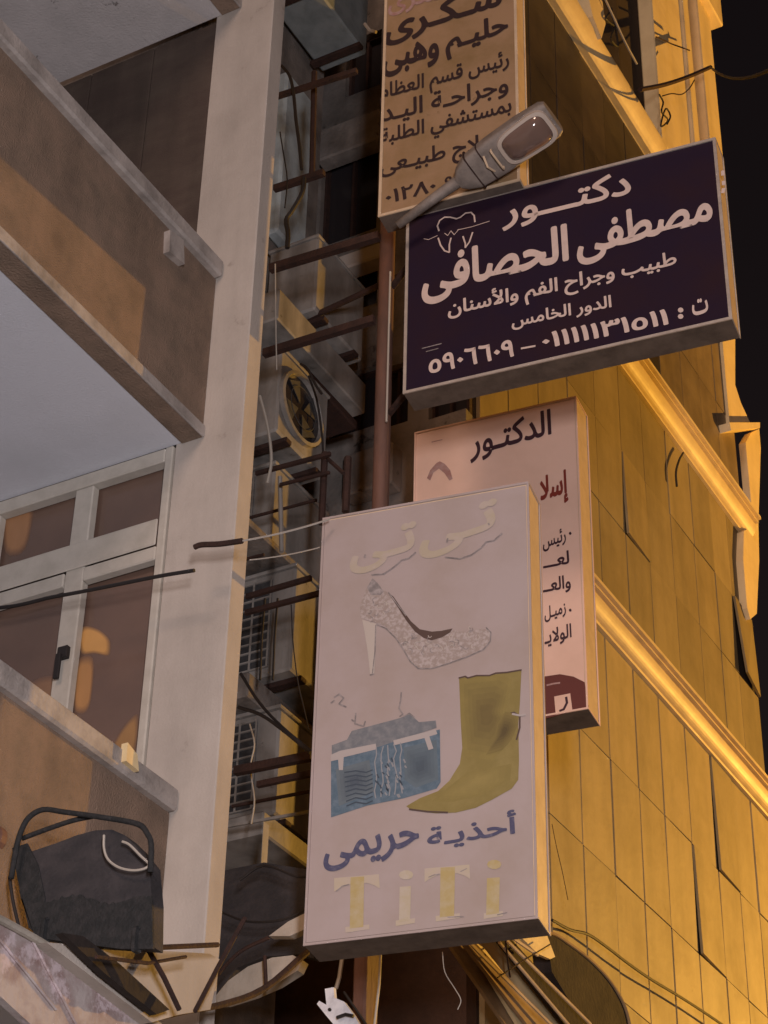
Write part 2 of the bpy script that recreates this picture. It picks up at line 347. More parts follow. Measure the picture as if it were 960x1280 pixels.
# end wall that faces the camera, holes for the dark windows
xl, xr = -6.6, XF-.03
def wall_with_holes(mb, x0, x1, z0, z1, holes, ya, yb):
    xs = sorted({x0, x1, *[h[0] for h in holes], *[h[1] for h in holes]}); zs = sorted({z0, z1, *[h[2] for h in holes], *[h[3] for h in holes]})
    for i in range(len(xs)-1):
        for j in range(len(zs)-1):
            cx = (xs[i]+xs[i+1])/2; cz = (zs[j]+zs[j+1])/2
            if not any(h[0] < cx < h[1] and h[2] < cz < h[3] for h in holes): mb.box((xs[i], ya, zs[j]), (xs[i+1], yb, zs[j+1]))
def ez(px, py): p = onY(px, py, YE); return p.x, p.z
holes = []
for (a, b, zt, zb) in [(412, 482, (440, 185), (440, 312)), (443, 486, (460, 60), (460, 128)), (430, 482, (450, 348), (450, 402)), (424, 481, (450, 478), (450, 553)), (547, 593, (570, 440), (570, 530)), (487, 521, (500, 470), (500, 545))]:
    holes.append((ez(a, (zt[1]+zb[1])/2)[0], ez(b, (zt[1]+zb[1])/2)[0], ez(*zb)[1], ez(*zt)[1]))
wall_with_holes(ew, xl, xr, 7.5, 20.5, holes, YE-.12, YE)
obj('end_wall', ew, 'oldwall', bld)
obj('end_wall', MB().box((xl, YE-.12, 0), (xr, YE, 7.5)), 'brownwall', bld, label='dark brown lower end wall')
for h in holes:
    wo = obj('window', MB().box((h[0], YE-.02, h[2]), (h[1], YE+.01, h[3])), 'void', bld)
    fr = MB(); t = .02
    fr.box((h[0], YE-.07, h[2]), (h[0]+t, YE-.021, h[3])).box((h[1]-t, YE-.07, h[2]), (h[1], YE-.021, h[3]))
    fr.box((h[0]+t, YE-.07, h[2]), (h[1]-t, YE-.021, h[2]+t)).box((h[0]+t, YE-.07, h[3]-t), (h[1]-t, YE-.021, h[3])); mx = (h[0]+h[1])/2
    fr.box((mx-.01, YE-.065, h[2]+t), (mx+.01, YE-.022, h[3]-t))
    obj('frame', fr, 'rust', wo)
# ledges on the end wall
for (a, b, yp, hh) in [((400, 330), (476, 306), 0, .13), ((392, 175), (470, 152), 0, .3), ((424, 590), (486, 572), 0, .32), ((515, 553), (598, 533), 0, .1)]:
    p = onY(*a, YE-.3); q = onY(*b, YE-.3); z = (p.z+q.z)/2
    obj('ledge', MB().box((p.x, YE-.26, z-hh/2), (min(q.x, xr-.02), YE-.12, z+hh/2), .012), 'oldwall' if hh > .2 else 'column', bld)
# cladding panels
cols = [9.62, 10.04, 10.52, 11.02, 11.52, 12.0, 12.45, 12.95, 13.45, 13.9, 14.3, 14.75]
rows_lo = [9.06, 8.12, 7.29, 6.46, 5.63, 4.8, 3.97, 3.1]
rows_mid = [11.77, 10.95, 10.20, 9.28]
rows_hi = [14.80, 13.8, 12.98, 12.01]
openings = {(12.0, 10.95): 1, (14.3, 10.95): 1, (12.95, 8.12): 1, (13.45, 9.06): 1}
def panel(y0, y1, z0, z1, m, tilt=False):
    lo_ = z1 < 9.1; g = .012 if lo_ else .006; gz = .006 if lo_ else .004; dx = random.uniform(-.003, .003)
    y0 += g*random.uniform(.6, 1.2); y1 -= g; z0 += gz*random.uniform(.5, 1); z1 -= gz*.8
    c = [(0, y0, z0), (0, y1, z0), (0, y1, z1), (0, y0, z1)]
    if tilt: off = [.075, .02, .004, .02] if y0 > 14.2 else [.026, .010, .003, .010]
    else: off = [random.uniform(-.002, .003)+dx for _ in range(4)]
    fr = [V((XF+o, p[1], p[2])) for o, p in zip(off, c)]; bk = [V((XF-.03 if not tilt else XF-.02+o, p[1], p[2])) for o, p in zip(off, c)]
    mb = MB().add(fr+bk, [(0, 1, 2, 3), (7, 6, 5, 4), (0, 4, 5, 1), (1, 5, 6, 2), (2, 6, 7, 3), (3, 7, 4, 0)])
    return mb
for rows, ms in ((rows_lo, ('stone', 'stone2', 'stone3')), (rows_mid, ('shadestone', 'shadestone2')), (rows_hi, ('dimstone',))):  # upper rows take darker colours as the lamp light fades
    for j in range(len(rows)-1):
        for i in range(len(cols)-1):
            tl = (cols[i], rows[j]) in openings and openings[(cols[i], rows[j])]
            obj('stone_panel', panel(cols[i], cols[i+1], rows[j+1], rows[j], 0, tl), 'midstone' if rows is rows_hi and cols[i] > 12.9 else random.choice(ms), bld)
# cornices: profile (protrusion, z) extruded along Y
def cornice(prof, y0, y1, m='cornice', name='cornice', seg=None):
    mb = MB(); n = len(prof)
    mb.add([V((XF+a, y0, z)) for a, z in prof]+[V((XF+a, y1, z)) for a, z in prof],
           [tuple(range(n)), tuple(range(n, 2*n))[::-1]]+[(i, (i+1) % n, (i+1) % n+n, i+n) for i in range(n)])
    return obj(name, mb, m, bld)
def arcp(cx, cz, r, a0, a1, n=7): return [(cx+r*math.cos(math.radians(a0+(a1-a0)*i/n)), cz+r*math.sin(math.radians(a0+(a1-a0)*i/n))) for i in range(n+1)]
def prof(z0, z1, pr_):
    h = z1-z0; k = pr_
    return [(-.02, z0), (.028, z0), (.032, z0+h*.07), (.028, z0+h*.12), (.012, z0+h*.13)]+[(.012+(k*.62-.012)*(1-math.cos(t*math.pi/2*i/8)) if 0 else .012+(k*.66-.012)*math.sin(math.pi/2*(i/8)), z0+h*(.13+.49*(1-math.cos(math.pi/2*(i/8))))) for i in range(1, 9)for t in (1,)]+[
        (k*.66, z0+h*.66), (k*.56, z0+h*.67), (k*.56, z0+h*.72), (k*.84, z0+h*.73), (k*.84, z0+h*.80), (k*.76, z0+h*.81), (k*.76, z0+h*.86), (k, z0+h*.87), (k, z1), (-.02, z1+.02)]
pA = prof(9.06, 9.285, .135); pB = prof(11.77, 12.0, .15)
pC = [(-.02, 14.78), (.01, 14.78)]+arcp(.02, 14.90, .15, -70, 70, 14)+[(-.02, 15.04)]
cornice(pA, 9.6, 14.80); cornice(pB, 9.6, 14.80); cornice(pC, 9.6, 13.05)
# upper storey beyond the big round moulding: recessed dark loggia and fluted pilasters
obj('loggia_wall', MB().box((XF-.02, 9.62, 15.09), (XF-.03+.0, 12.5, 20.4)), 'dimstone', bld)
for (y0, y1, o, m) in [(13.06, 13.46, .12, 'cornice'), (13.49, 13.9, .10, 'cornice'), (13.93, 14.1, .13, 'cornice'), (14.12, 14.4, -.0, 'dimstone'), (14.42, 14.8, .12, 'cornice')]:
    obj('pilaster_strip', MB().box((XF-.028, y0, 15.06), (XF+o, y1, 20.4), .012), m, bld)
obj('pilaster_cap', MB().box((XF-.02, 14.44, 18.3), (XF+.2, 14.98, 20.4), .015), 'cornice', bld)
obj('moulding_end', MB().prism([onX(*p, XF+.2) for p in [(735, -6), (752, -6), (757, 30), (752, 48), (741, 20)]], (-.15, 0, 0)), 'cornice', bld)
# far corner console, seen against the black sky
def console(pts, xo, m='cornice', name='corner_console'):
    return obj(name, MB().prism([onX(*p, XF+xo) for p in pts], (-xo-.015, 0, 0)), m, bld)
console([(903, 425), (919, 424), (919, 481), (926, 503), (937, 527), (912, 528)], .03)
console([(912, 528), (950, 528), (950, 535), (914, 538)], .10, name='console_slab')
console([(932, 553), (939, 541), (949, 536), (951, 560), (948, 654), (940, 640)], .05)
console([(930, 664), (948, 652), (949, 700), (946, 767), (938, 774), (934, 760), (929, 700)], .06)
# brass hook marks on stone
solo('slack_cable', MB().tube([onX(x, y, XF+.09) for x, y in [(690, 1150), (712, 1162), (735, 1168), (760, 1185), (786, 1205), (815, 1225), (850, 1246), (890, 1272), (930, 1300)]], .009, 6), 'cable', 'black cable sagging across the lowest yellow stone panels', 'cable')
solo('hook_wire', MB().tube([onX(x, y, XF+.05) for x, y in [(846, 608), (845, 590), (849, 575), (854, 566)]], .009, 6), 'cable', 'short dark hooked wire on the stone under the middle cornice', 'wire')
solo('thin_wire', MB().tube([onX(x, y, XF+.2) for x, y in [(690, 1030), (696, 1060), (703, 1090), (710, 1125)]], .0022, 5), 'rust', 'thin hanging wire beside the lower edge of the shoe sign', 'wire')
# loggia wires
solo('loggia_rod', MB().tube([onX(x, y, XF+.35) for x, y in [(800, 112), (830, 106), (860, 96), (888, 84)]], .022, 6), 'rust', 'dark rod reaching out from the pilasters at top right', 'rod')
solo('curled_wire', MB().tube([onX(x, y, XF+.33) for x, y in [(824, 118), (829, 128), (827, 140), (835, 150), (826, 158), (832, 136), (838, 145), (834, 155)]], .008, 5), 'cable', 'curled loose wire hanging under the rod at top right', 'wire')
solo('hanging_flex', MB().tube([onX(x, y, XF+.33) for x, y in [(828, 120), (840, 117), (852, 118), (862, 110), (868, 100)]], .006, 5), 'rust', 'looped thin flex below the rod on the pilaster', 'wire')
solo('loggia_flex', MB().tube([onX(x, y, XF+.25) for x, y in [(757, 0), (770, 28), (782, 54), (796, 80)]], .010, 5), 'wire', 'straight pale flex slanting down the dark loggia', 'wire')
solo('loggia_tangle', MB().tube([onX(x, y, XF+.22) for x, y in [(755, 0), (762, 14), (757, 24), (768, 34), (763, 48), (772, 58), (770, 40), (764, 10)]], .010, 5), 'cable', 'tangled dark cable in the loggia beside the round moulding', 'cable')
solo('pilaster_flex', MB().tube([onX(x, y, XF+.18) for x, y in [(820, 46), (840, 55), (862, 63)]], .007, 5), 'rust', 'thin cable crossing the pilaster above the rod', 'cable')
solo('street_cable', MB().tube(sag(onX(888, 84, XF+.4), onX(990, 70, XF+3.0), .15), .012, 5), 'cable', 'faint cable running off into the black sky at right', 'cable')
# ---- recess behind the left building
rec = thing('service_recess', 'dim grey rear wall that the air conditioners hang from between the two buildings', 'wall', (-5.4, 7.7, 0))
obj('wall', MB().box((-5.95, 6.96, 0), (-5.75, 9.05, 20)), 'oldwall', rec)
obj('wall', MB().box((-8, 8.85, 0), (-5.95, 9.05, 20)), 'oldwall', rec)
obj('wall', MB().box((-6.7, 9.05, 0), (-6.6, 9.6, 20)), 'oldwall', rec)
# ---- left building
YW = 6.35; XC = -4.375; XP = -4.59; XL = -4.74
lb = thing('plaster_building', 'pale plaster building at left with brown balconies and a tall corner column', 'building', (XC, YW, 0))
obj('column', MB().box((XL, YW, 0), (XC, YW+.115, 14), .006), 'column', lb)
obj('body_wall', MB().box((-9, YW+.125, 0), (XL-.06, YW+.58, 14)), 'oldwall', lb)
for k, (zb, sm) in enumerate([(7.31, 'soffit'), (10.16, 'soffit_old'), (4.46, 'soffit')]):
    obj('balcony_slab', MB().box((-9, 2.2, zb), (XP-.004, YW-.002, zb+.14)), sm, lb)
    obj('parapet', MB().box((XP-.11, 2.2, zb+.0-.006), (XP, YW-.003, zb+.94)), 'parapet', lb)
    obj('balcony_rail', MB().box((XP-.15, 2.2, zb+.94), (XP+.042, YW-.003, zb+1.04), .012), 'rail', lb)
    obj('base_strip', MB().box((XP+.0, 2.2, zb-.008), (XP+.012, YW-.004, zb+.055), .003), 'rail', lb)
obj('lower_infill', MB().box((-9, YW-.0, 0), (XL, YW+.1, 4.4)), 'column', lb)
# upper shutters
u0z, u1z = 7.46, 10.15
for a, b in [(-5.15, -4.745), (-5.57, -5.155), (-6.0, -5.575), (-6.9, -6.005)]:
    obj('shutter_leaf', MB().box((a, YW+.02, u0z), (b, YW+.06, u1z), .004), 'shutter', lb)
# lower window: white timber
z0, z1 = 4.62, 7.305
win = obj('window', MB().box((-7.5, YW+.055, z0), (XL-.09, YW+.06, z1)), 'glass', lb)
fx = lambda px, py: onY(px, py, YW).x
xr_ = XL-.003; xs1 = fx(205, 620); xm0, xm1 = fx(92, 640), fx(114, 640); zt0 = onY(100, 708, YW).z; zt1 = onY(100, 680, YW).z
def part(n, a, b, bev=.006, m='frame', p=None): return obj(n, MB().box(a, b, bev), m, p or win)
part('frame', (xs1-.01, YW-.012, z0), (xr_, YW+.05, z1))
part('frame', (-7.5, YW-.010, z1-.075), (xs1-.012, YW+.05, z1))
part('mullion', (xm0, YW-.004, z0), (xm1, YW+.045, z1-.077))
part('transom', (-7.5, YW-.018, zt0-.015), (xs1-.012, YW-.006, zt1))
part('transom', (xm1+.002, YW-.010, zt0-.09), (xs1-.012, YW+.04, zt0-.017))
part('transom', (-7.5, YW-.010, zt0-.09), (xm0-.002, YW+.04, zt0-.017))
xq = fx(2, 640)
part('mullion', (xq-.055, YW-.004, z0), (xq, YW+.045, z1-.077))
part('handle', (fx(76, 830), YW-.045, onY(80, 852, YW).z), (fx(82, 830), YW-.03, onY(80, 822, YW).z), .002, 'cable')
part('handle_base', (fx(76, 820), YW-.03, onY(80, 826, YW).z), (fx(88, 820), YW-.004, onY(80, 812, YW).z), .002, 'cable')
for pl, col in (([(96, 790), (108, 783), (124, 788), (137, 800), (136, 820), (118, 815), (102, 818)], (.62, .33, .11)), ([(94, 826), (118, 820), (113, 878), (106, 890), (92, 888)], (.42, .22, .09)), ([(3, 636), (44, 626), (32, 690), (6, 694)], (.38, .20, .10)), ([(128, 960), (150, 915), (172, 890), (171, 925), (160, 965)], (.34, .19, .08)), ([(40, 850), (78, 845), (76, 880), (60, 905), (40, 890)], (.26, .15, .09))):  # warm reflections in the glass, painted as soft-edged coloured shapes
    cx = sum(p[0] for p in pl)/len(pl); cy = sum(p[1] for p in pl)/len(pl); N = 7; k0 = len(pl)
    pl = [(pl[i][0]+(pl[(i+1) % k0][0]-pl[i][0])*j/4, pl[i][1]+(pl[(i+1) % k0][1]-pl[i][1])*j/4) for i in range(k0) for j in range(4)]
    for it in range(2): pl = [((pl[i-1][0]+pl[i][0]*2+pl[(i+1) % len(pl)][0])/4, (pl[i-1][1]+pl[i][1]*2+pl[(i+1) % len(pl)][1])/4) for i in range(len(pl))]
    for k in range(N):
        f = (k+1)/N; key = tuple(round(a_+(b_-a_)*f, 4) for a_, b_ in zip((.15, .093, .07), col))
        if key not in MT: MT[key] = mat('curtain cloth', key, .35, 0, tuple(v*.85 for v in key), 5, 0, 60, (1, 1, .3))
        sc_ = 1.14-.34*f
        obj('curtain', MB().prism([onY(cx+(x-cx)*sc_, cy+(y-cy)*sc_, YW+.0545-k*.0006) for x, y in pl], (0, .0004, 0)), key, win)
# small bracket plate on the parapet
solo('balcony_plate', MB().prism([onX(*p, XP+.001) for p in [(205, 290), (222, 303), (223, 333), (204, 317)]], (.035, 0, 0)), 'rail', 'small pale bracket plate on the upper brown parapet', 'bracket')
solo('balcony_plate', MB().prism([onX(*p, XP+.036) for p in [(152, 930), (164, 945), (166, 966), (150, 953)]], (.03, 0, 0)), 'cornice', 'small bright plate painted as the lit end of the lower balcony rail', 'bracket')  # bright colour stands in for lamp light on the rail end
KR = 1.065
def rk(x, y, z): return (x*KR, y*KR, CZ+(z-CZ)*KR)
# ---- air conditioners: local y along street, built in world
def ac(y0, y1, z0, z1, x1, x0, label, m='ac', fan=True, coil=True):
    x0, y0, z0 = rk(x0, y0, z0); x1, y1, z1 = rk(x1, y1, z1)
    t = thing('air_conditioner', label, 'air conditioner', ((x0+x1)/2, (y0+y1)/2, z0), 0, 'outdoor air conditioner units stacked in the gap')
    cas = obj('casing', MB().box((x0, y0, z0), (x1, y1, z1), .014), m, t)
    obj('top_cover', MB().box((x0-.008, y0-.008, z1), (x1+.008, y1+.008, z1+.022), .006), m, t)
    for yy in (y0+.08, y1-.14): obj('foot', MB().box((x0-.02, yy, z0-.03), (x1+.02, yy+.06, z0), .004), 'rust', t)
    if fan:
        cy = y0+(y1-y0)*.42; cz = (z0+z1)/2; R = min(z1-z0, y1-y0)*.40
        circ = lambda r, xx: [V((xx, cy+r*math.cos(a*math.pi/14), cz+r*math.sin(a*math.pi/14))) for a in range(28)]
        obj('fan_well', MB().loft([circ(R*.97, x1+.001), circ(R*.97, x1+.003)]), 'void', t)
        ring = obj('fan_ring', MB().loft([circ(R*1.06, x1+.002), circ(R*1.06, x1+.03), circ(R*.96, x1+.034), circ(R*.96, x1+.004)], False), m, t)
        for q in range(4):
            a = q*math.pi/2+.4; c = V((x1+.008, cy, cz))
            p = [c+V((0, math.cos(a)*R*.15, math.sin(a)*R*.15)), c+V((0, math.cos(a-.25)*R*.85, math.sin(a-.25)*R*.85)), c+V((.01, math.cos(a+.55)*R*.85, math.sin(a+.55)*R*.85))]
            obj('fan_blade', MB().prism(p, (.004, 0, 0)), 'coil', t)
        g = MB()
        for r in (.62,): 
            pts = circ(R*r, x1+.026); g.tube(pts+[pts[0]], .003, 4)
        for a in range(0):
            an = 0; g.tube([(x1+.022, cy+math.cos(an)*R, cz+math.sin(an)*R), (x1+.022, cy-math.cos(an)*R, cz-math.sin(an)*R)], .003, 4)
        obj('fan_guard', g, 'coil', ring)
    if coil:
        xa, xb = x0+.012, x0+(x1-x0)*.62
        obj('coil_panel', MB().box((xa, y0-.003, z0+.05), (xb, y0-.001, z1-.05)), 'coil', t)
        nz = 10
        for k in range(nz+1):
            zz = z0+.05+(z1-z0-.1)*k/nz
            obj('coil_slat', MB().box((xa, y0-.014, zz-.005), (xb, y0-.0035, zz+.004)), m, t)
        for xx in (xa, (xa+xb)/2, xb): obj('coil_bar', MB().box((xx-.006, y0-.018, z0+.045), (xx+.006, y0-.0145, z1-.045)), m, t)
    return t
ac(7.62, 8.38, 11.90, 12.5, -5.0, -5.34, 'topmost grey air conditioner with its flat underside showing beside the cream sign', 'ac2', fan=False)
ac(7.90, 8.46, 9.38, 9.93, -5.0, -5.34, 'cream air conditioner on the rusty shelf below the pale duct', 'ac', fan=False, coil=False)
ac(7.58, 8.1, 8.30, 8.86, -5.0, -5.33, 'air conditioner with a big round lamp lit fan ring', 'ac', coil=False)
ac(7.68, 8.25, 7.66, 8.16, -5.06, -5.38, 'dark air conditioner directly under the one with the round fan ring', 'ac', fan=False)
ac(7.80, 8.46, 6.93, 7.55, -4.97, -5.33, 'tall air conditioner with a bright lamp lit street side beside the printed shoe', 'ac', fan=False)
ac(7.77, 8.44, 6.12, 6.70, -5.0, -5.33, 'lowest air conditioner, pink lit, level with the printed blue bag', 'ac', fan=False)
# trays, shelves and bars carrying them
def bar(px0, px1, x_or_y, r, label, m='rust', axis='Y', name='steel_bar', cat='bar', group='rusty steel bars carrying the air conditioners'):
    f = onY if axis == 'Y' else onX
    a = f(*px0, x_or_y); b = f(*px1, x_or_y); b = V((b.x, b.y, a.z+(b.z-a.z)*.6))
    d = (b-a).normalized(); n = V((0, 0, 1)); s_ = d.cross(n).normalized()
    r *= .8; mb = MB(); c = [(-1, -1), (1, -1), (1, 1), (-1, 1)]
    mb.add([a+s_*i*r*.8+n*j*r for i, j in c]+[b+s_*i*r*.8+n*j*r for i, j in c], [(0, 1, 2, 3), (7, 6, 5, 4), (0, 4, 5, 1), (1, 5, 6, 2), (2, 6, 7, 3), (3, 7, 4, 0)])
    return solo(name, mb, m, label, cat, group)
bar((345, 121), (446, 94), 7.45, .021, 'dark bar just under the topmost air conditioner')
bar((343, 236), (405, 218), 7.45, .025, 'dark bar crossing the pale duct halfway down')
bar((338, 336), (474, 300), 7.45, .03, 'heavy dark bar at the foot of the pale duct')
bar((330, 442), (468, 402), 7.45, .028, 'long rusty bar directly under the cream air conditioner')
bar((320, 592), (413, 570), 7.45, .014, 'thin bar under the round fan ring')
bar((350, 606), (412, 593), 7.45, .010, 'thinner bar just below the one under the round fan')
bar((308, 746), (389, 722), 7.45, .016, 'upper of two bars crossing the bright lamp lit unit')
bar((307, 766), (402, 742), 7.45, .016, 'lower of two bars crossing the bright lamp lit unit')
bar((294, 964), (390, 948), 7.45, .026, 'thick rusty bar across the lowest air conditioner')
bar((322, 981), (390, 968), 7.45, .018, 'thin rusty bar below the thick one on the lowest unit')
def shelf(y0, y1, z0, z1, x0, x1, label, m='oldwall'):
    solo('shelf', MB().box(rk(x0, y0, z0), rk(x1, y1, z1), .01), m, label, 'shelf')
shelf(7.55, 8.55, 9.06, 9.28, -5.38, -5.02, 'grey metal tray hanging under the cream air conditioner', 'ac')
shelf(7.6, 8.6, 5.93, 6.05, -5.38, -4.95, 'grey ledge under the lowest air conditioner', 'ac')
shelf(7.65, 8.5, 6.74, 6.88, -5.38, -5.12, 'dirty shelf between the two lowest air conditioners')
shelf(7.3, 8.5, 7.60, 7.64, -5.38, -5.02, 'thin shelf over the tall lamp lit air conditioner')
shelf(7.9, 8.5, 8.92, 8.98, -5.38, -5.04, 'thin shelf over the round fan ring', 'rust')
solo('duct', MB().box((-5.74, onX(352, 200, -5.64).y, onX(370, 314, -5.64).z), (-5.64, onX(389, 200, -5.64).y, onX(370, 100, -5.64).z), .02), 'blue_pipe', 'tall pale blue duct on the wall under the topmost air conditioner', 'duct')
solo('upright', MB().tube([onY(393, 90, 7.6), onY(390, 222, 7.6)], .018, 6), 'rust', 'red brown upright rod in front of the pale duct', 'rod')
solo('upright', MB().tube([onY(406, 566, 7.5), onY(402, 655, 7.5)], .018, 6), 'rust', 'left of two short rusty uprights above the shoe sign', 'rod')
solo('upright', MB().tube([onY(435, 572, 7.5), onY(432, 640, 7.5)], .020, 6), 'rust', 'right of two short rusty uprights above the shoe sign', 'rod')
solo('upright', MB().box(onY(326, 1088, 7.55), onY(336, 1032, 7.6)), 'ac', 'short pale post under the grey ledge', 'post')
solo('upright', MB().tube([onY(350, 596, 7.5), onY(352, 690, 7.5)], .012, 6), 'ac', 'thin pale upright beneath the fan', 'rod')
solo('strut', MB().tube([onY(408, 572, 7.5), onY(430, 592, 7.48)], .012, 6), 'rust', 'short slanting strut joining the rusty uprights', 'rod')
solo('lit_ledge', MB().prism([onX(*p, -5.28) for p in [(353, 1042), (361, 1041), (384, 1057), (384, 1065)]], (-.03, 0, 0)), 'cornice', 'small ledge edge, painted bright, beside the lower left of the shoe sign', 'bracket')  # lit edge of the ledge, its brightness put into a pale colour
def cable(pts, y, r, label, m='cable', name='cable'):
    solo(name, MB().tube([onY(a, b, y) for a, b in pts], r, 6), m, label, name.replace('_', ' '), None)
cable([(352, 82), (362, 95), (367, 118), (370, 150), (374, 180), (377, 212)], 7.42, .010, 'black cable bundle beside the pale duct, from the topmost unit')
cable([(380, 222), (378, 240), (366, 262), (358, 275), (360, 292), (359, 310)], 7.42, .014, 'thick dark hose curling below the bar on the duct', name='hose')
cable([(350, 165), (354, 190), (359, 225), (356, 260)], 7.42, .004, 'thin drooping cable on the left of the duct')
cable([(344, 330), (345, 420), (346, 462)], 7.0, .0035, 'thin pale line hanging straight down to the fan unit', 'wire', 'line')
cable([(325, 495), (333, 525), (338, 555), (339, 580), (334, 604)], 7.3, .008, 'pale curved hose bulging left of the fan unit', 'wire', 'hose')
cable([(301, 842), (324, 878), (352, 908), (390, 940)], 7.2, .008, 'black cable slanting down to the shoe sign')
cable([(298, 884), (325, 893), (350, 910), (388, 941)], 7.18, .009, 'second black cable meeting it at the shoe sign edge')
cable([(364, 756), (366, 800), (372, 850), (380, 885), (386, 912)], 7.2, .0028, 'hair thin wire in front of the bright unit', name='wire')
cable([(376, 455), (385, 462), (394, 480), (402, 492)], 7.4, .008, 'short dark hose above the round fan', name='hose')
# cables in front of the left building
solo('spliced_cable', MB().tube([onY(x, y, 6.1) for x, y in [(-20, 762), (20, 757), (50, 750), (62, 747), (100, 740), (150, 730), (200, 720), (243, 713)]], .0085, 6), 'cable', 'dark spliced cable crossing in front of the white window', 'cable')
solo('wrapped_rod', MB().tube([onY(x, y, 6.1) for x, y in [(243, 684), (252, 681), (275, 680), (303, 676)]], .0125, 6), 'rust', 'stubby taped rod sticking out over the column', 'rod')
solo('guy_wire', MB().tube(sag(onY(303, 676, 6.1), onY(412, 649, 6.45), .01), .0045, 5), 'wire', 'pale guy wire from the taped rod to the shoe sign top', 'wire')
solo('guy_wire', MB().tube(sag(onY(312, 700, 6.3), onY(408, 682, 6.6), .01), .003, 5), 'wire', 'faint second guy wire below the first', 'wire')
# extra clutter in the recess
for k, (xa, ya, xb, yb) in enumerate([(309, 648, 396, 627), (303, 700, 330, 694), (290, 1008, 388, 992), (285, 1033, 388, 1018)]):
    bar((xa, ya), (xb, yb), 7.9, .009, ['thin crossbar level with the taped rod', 'short crossbar stub beside the column edge', 'thin crossbar near the foot of the lowest unit', 'pale edged lip of the grey ledge'][k], 'rust' if k < 3 else 'ac')
for x0_, lab in ((347, 'left drain pipe down the bright unit'), (331, 'drain pipe beside the coil grille of the bright unit')):
    solo('drain_pipe', MB().tube([onY(x0_, 748, 7.95), onY(x0_-4, 800, 7.95), onY(x0_-6, 850, 7.95)], .006, 6), 'cable', lab, 'pipe', 'thin drain pipes on the units')
cable([(312, 905), (318, 930), (313, 960), (318, 1000), (314, 1030)], 7.6, .004, 'thin pale cable over the coil grille of the lowest unit', 'wire')
cable([(386, 470), (396, 500), (402, 540), (404, 566)], 7.6, .006, 'dark flex right of the round fan')
cable([(300, 1100), (330, 1082), (372, 1096), (392, 1092)], 7.0, .006, 'sagging cable in front of the sooty tarpaulin')
cable([(276, 1140), (310, 1152), (352, 1150), (384, 1136)], 7.0, .005, 'lower sagging cable over the sooty tarpaulin')
cable([(456, 30), (462, 38), (470, 40)], 8.2, .012, 'short pale pipe stub left of the cream sign', 'wire', 'pipe')
# ---- pole
solo('sign_pole', MB().tube([(-4.3, 7.5, 7.0), (-4.3, 7.5, 9.75)], .043, 14), 'pole', 'red brown steel pole between the cream sign and the shoe sign', 'pole', smooth=True)
solo('bright_conduit', MB().tube([(-4.243, 7.44, 8.0), (-4.243, 7.44, 9.0)], .006, 6), 'wire', 'thin pale conduit clipped to the right side of the pole', 'pipe')
solo('lower_post', MB().box(onY(437, 1330, 7.5), onY(476, 1150, 7.62), .01), 'pole', 'wide brown post seen under the shoe sign', 'post')
# ================================================================== SIGNS
# shoe shop sign
sh = Sign('shoe_shop_sign', 'large faded light box with printed shoe, blue bag and olive boot', (672, 1148), 8.0, 80.2, .93, 1.984, .168, 'shoe_face', 'alu_tan', trim='shoe_face', t=.007)
sh.shape('print_shoe', 'shoe_ink', [(458, 736), (466, 724), (480, 738), (487, 742), (497, 760), (509, 777), (520, 790), (532, 797), (545, 798), (556, 794), (566, 788), (575, 790), (590, 789), (604, 786), (612, 789), (614, 797), (611, 806), (600, 814), (580, 822), (560, 829), (540, 835), (526, 836), (518, 831), (511, 822), (505, 811), (498, 800), (490, 789), (480, 782), (468, 778), (458, 775), (451, 772), (450, 758)])
sh.shape('print_heel', 'cream2', [(453, 775), (471, 780), (470, 805), (468, 842), (463, 843), (460, 815), (456, 790)], .0028)
sh.shape('print_heel_cup', 'shoe_gray', [(459, 735), (466, 723), (473, 730), (480, 740), (476, 744), (464, 744)], .003)
sh.shape('print_shoe_opening', 'shoe_in', [(485, 741), (492, 746), (503, 762), (514, 777), (525, 787), (540, 790), (552, 789), (566, 786), (563, 791), (553, 797), (540, 801), (530, 798), (519, 790), (508, 776), (498, 760)], .0034)
sh.strokes('print_outline', 'shoe_gray', [[(471, 781), (483, 786), (495, 798), (505, 813), (513, 827), (523, 836), (540, 836), (560, 830), (585, 821), (605, 812), (613, 802), (614, 791), (608, 785)], [(470, 782), (469, 815), (466, 842)], [(486, 741), (497, 756), (508, 770)], [(463, 844), (468, 843)]], 1.2, .004)
lace = []
for k in range(46):
    t = random.random(); cx = 505+95*t; cy = 808-12*t+random.uniform(-12, 13)
    if k < 12: cx = random.uniform(462, 495); cy = random.uniform(750, 778)
    a0 = random.uniform(0, 6); rr = random.uniform(2, 4)
    lace.append([(cx+rr*math.cos(a0+q), cy+rr*math.sin(a0+q)) for q in (0, .8, 1.6, 2.4, 3.2)])
sh.strokes('print_lace', 'cream2', lace[::2], .8, .0045, True); sh.strokes('print_lace', 'shoe_gray', lace[1::2], .6, .0055, True)
sh.text('تـى', 'cream_ink', (524, 704), (622, 672), 50, .03); sh.text('تـى', 'cream_ink', (437, 722), (520, 699), 48, .03)
sh.strokes('print_shadow', 'shoe_gray', [[(557, 697), (575, 699), (590, 694), (602, 685), (608, 678), (618, 676), (628, 667)], [(465, 719), (480, 718), (492, 710), (502, 701), (512, 698), (520, 691)]], 1.4, .0055, apart=True)
sh.strokes('print_speck', 'shoe_gray', [[(457, 694), (456, 697)], [(560, 674), (559, 678)], [(611, 655), (612, 657)]], 2, .0055, apart=True)
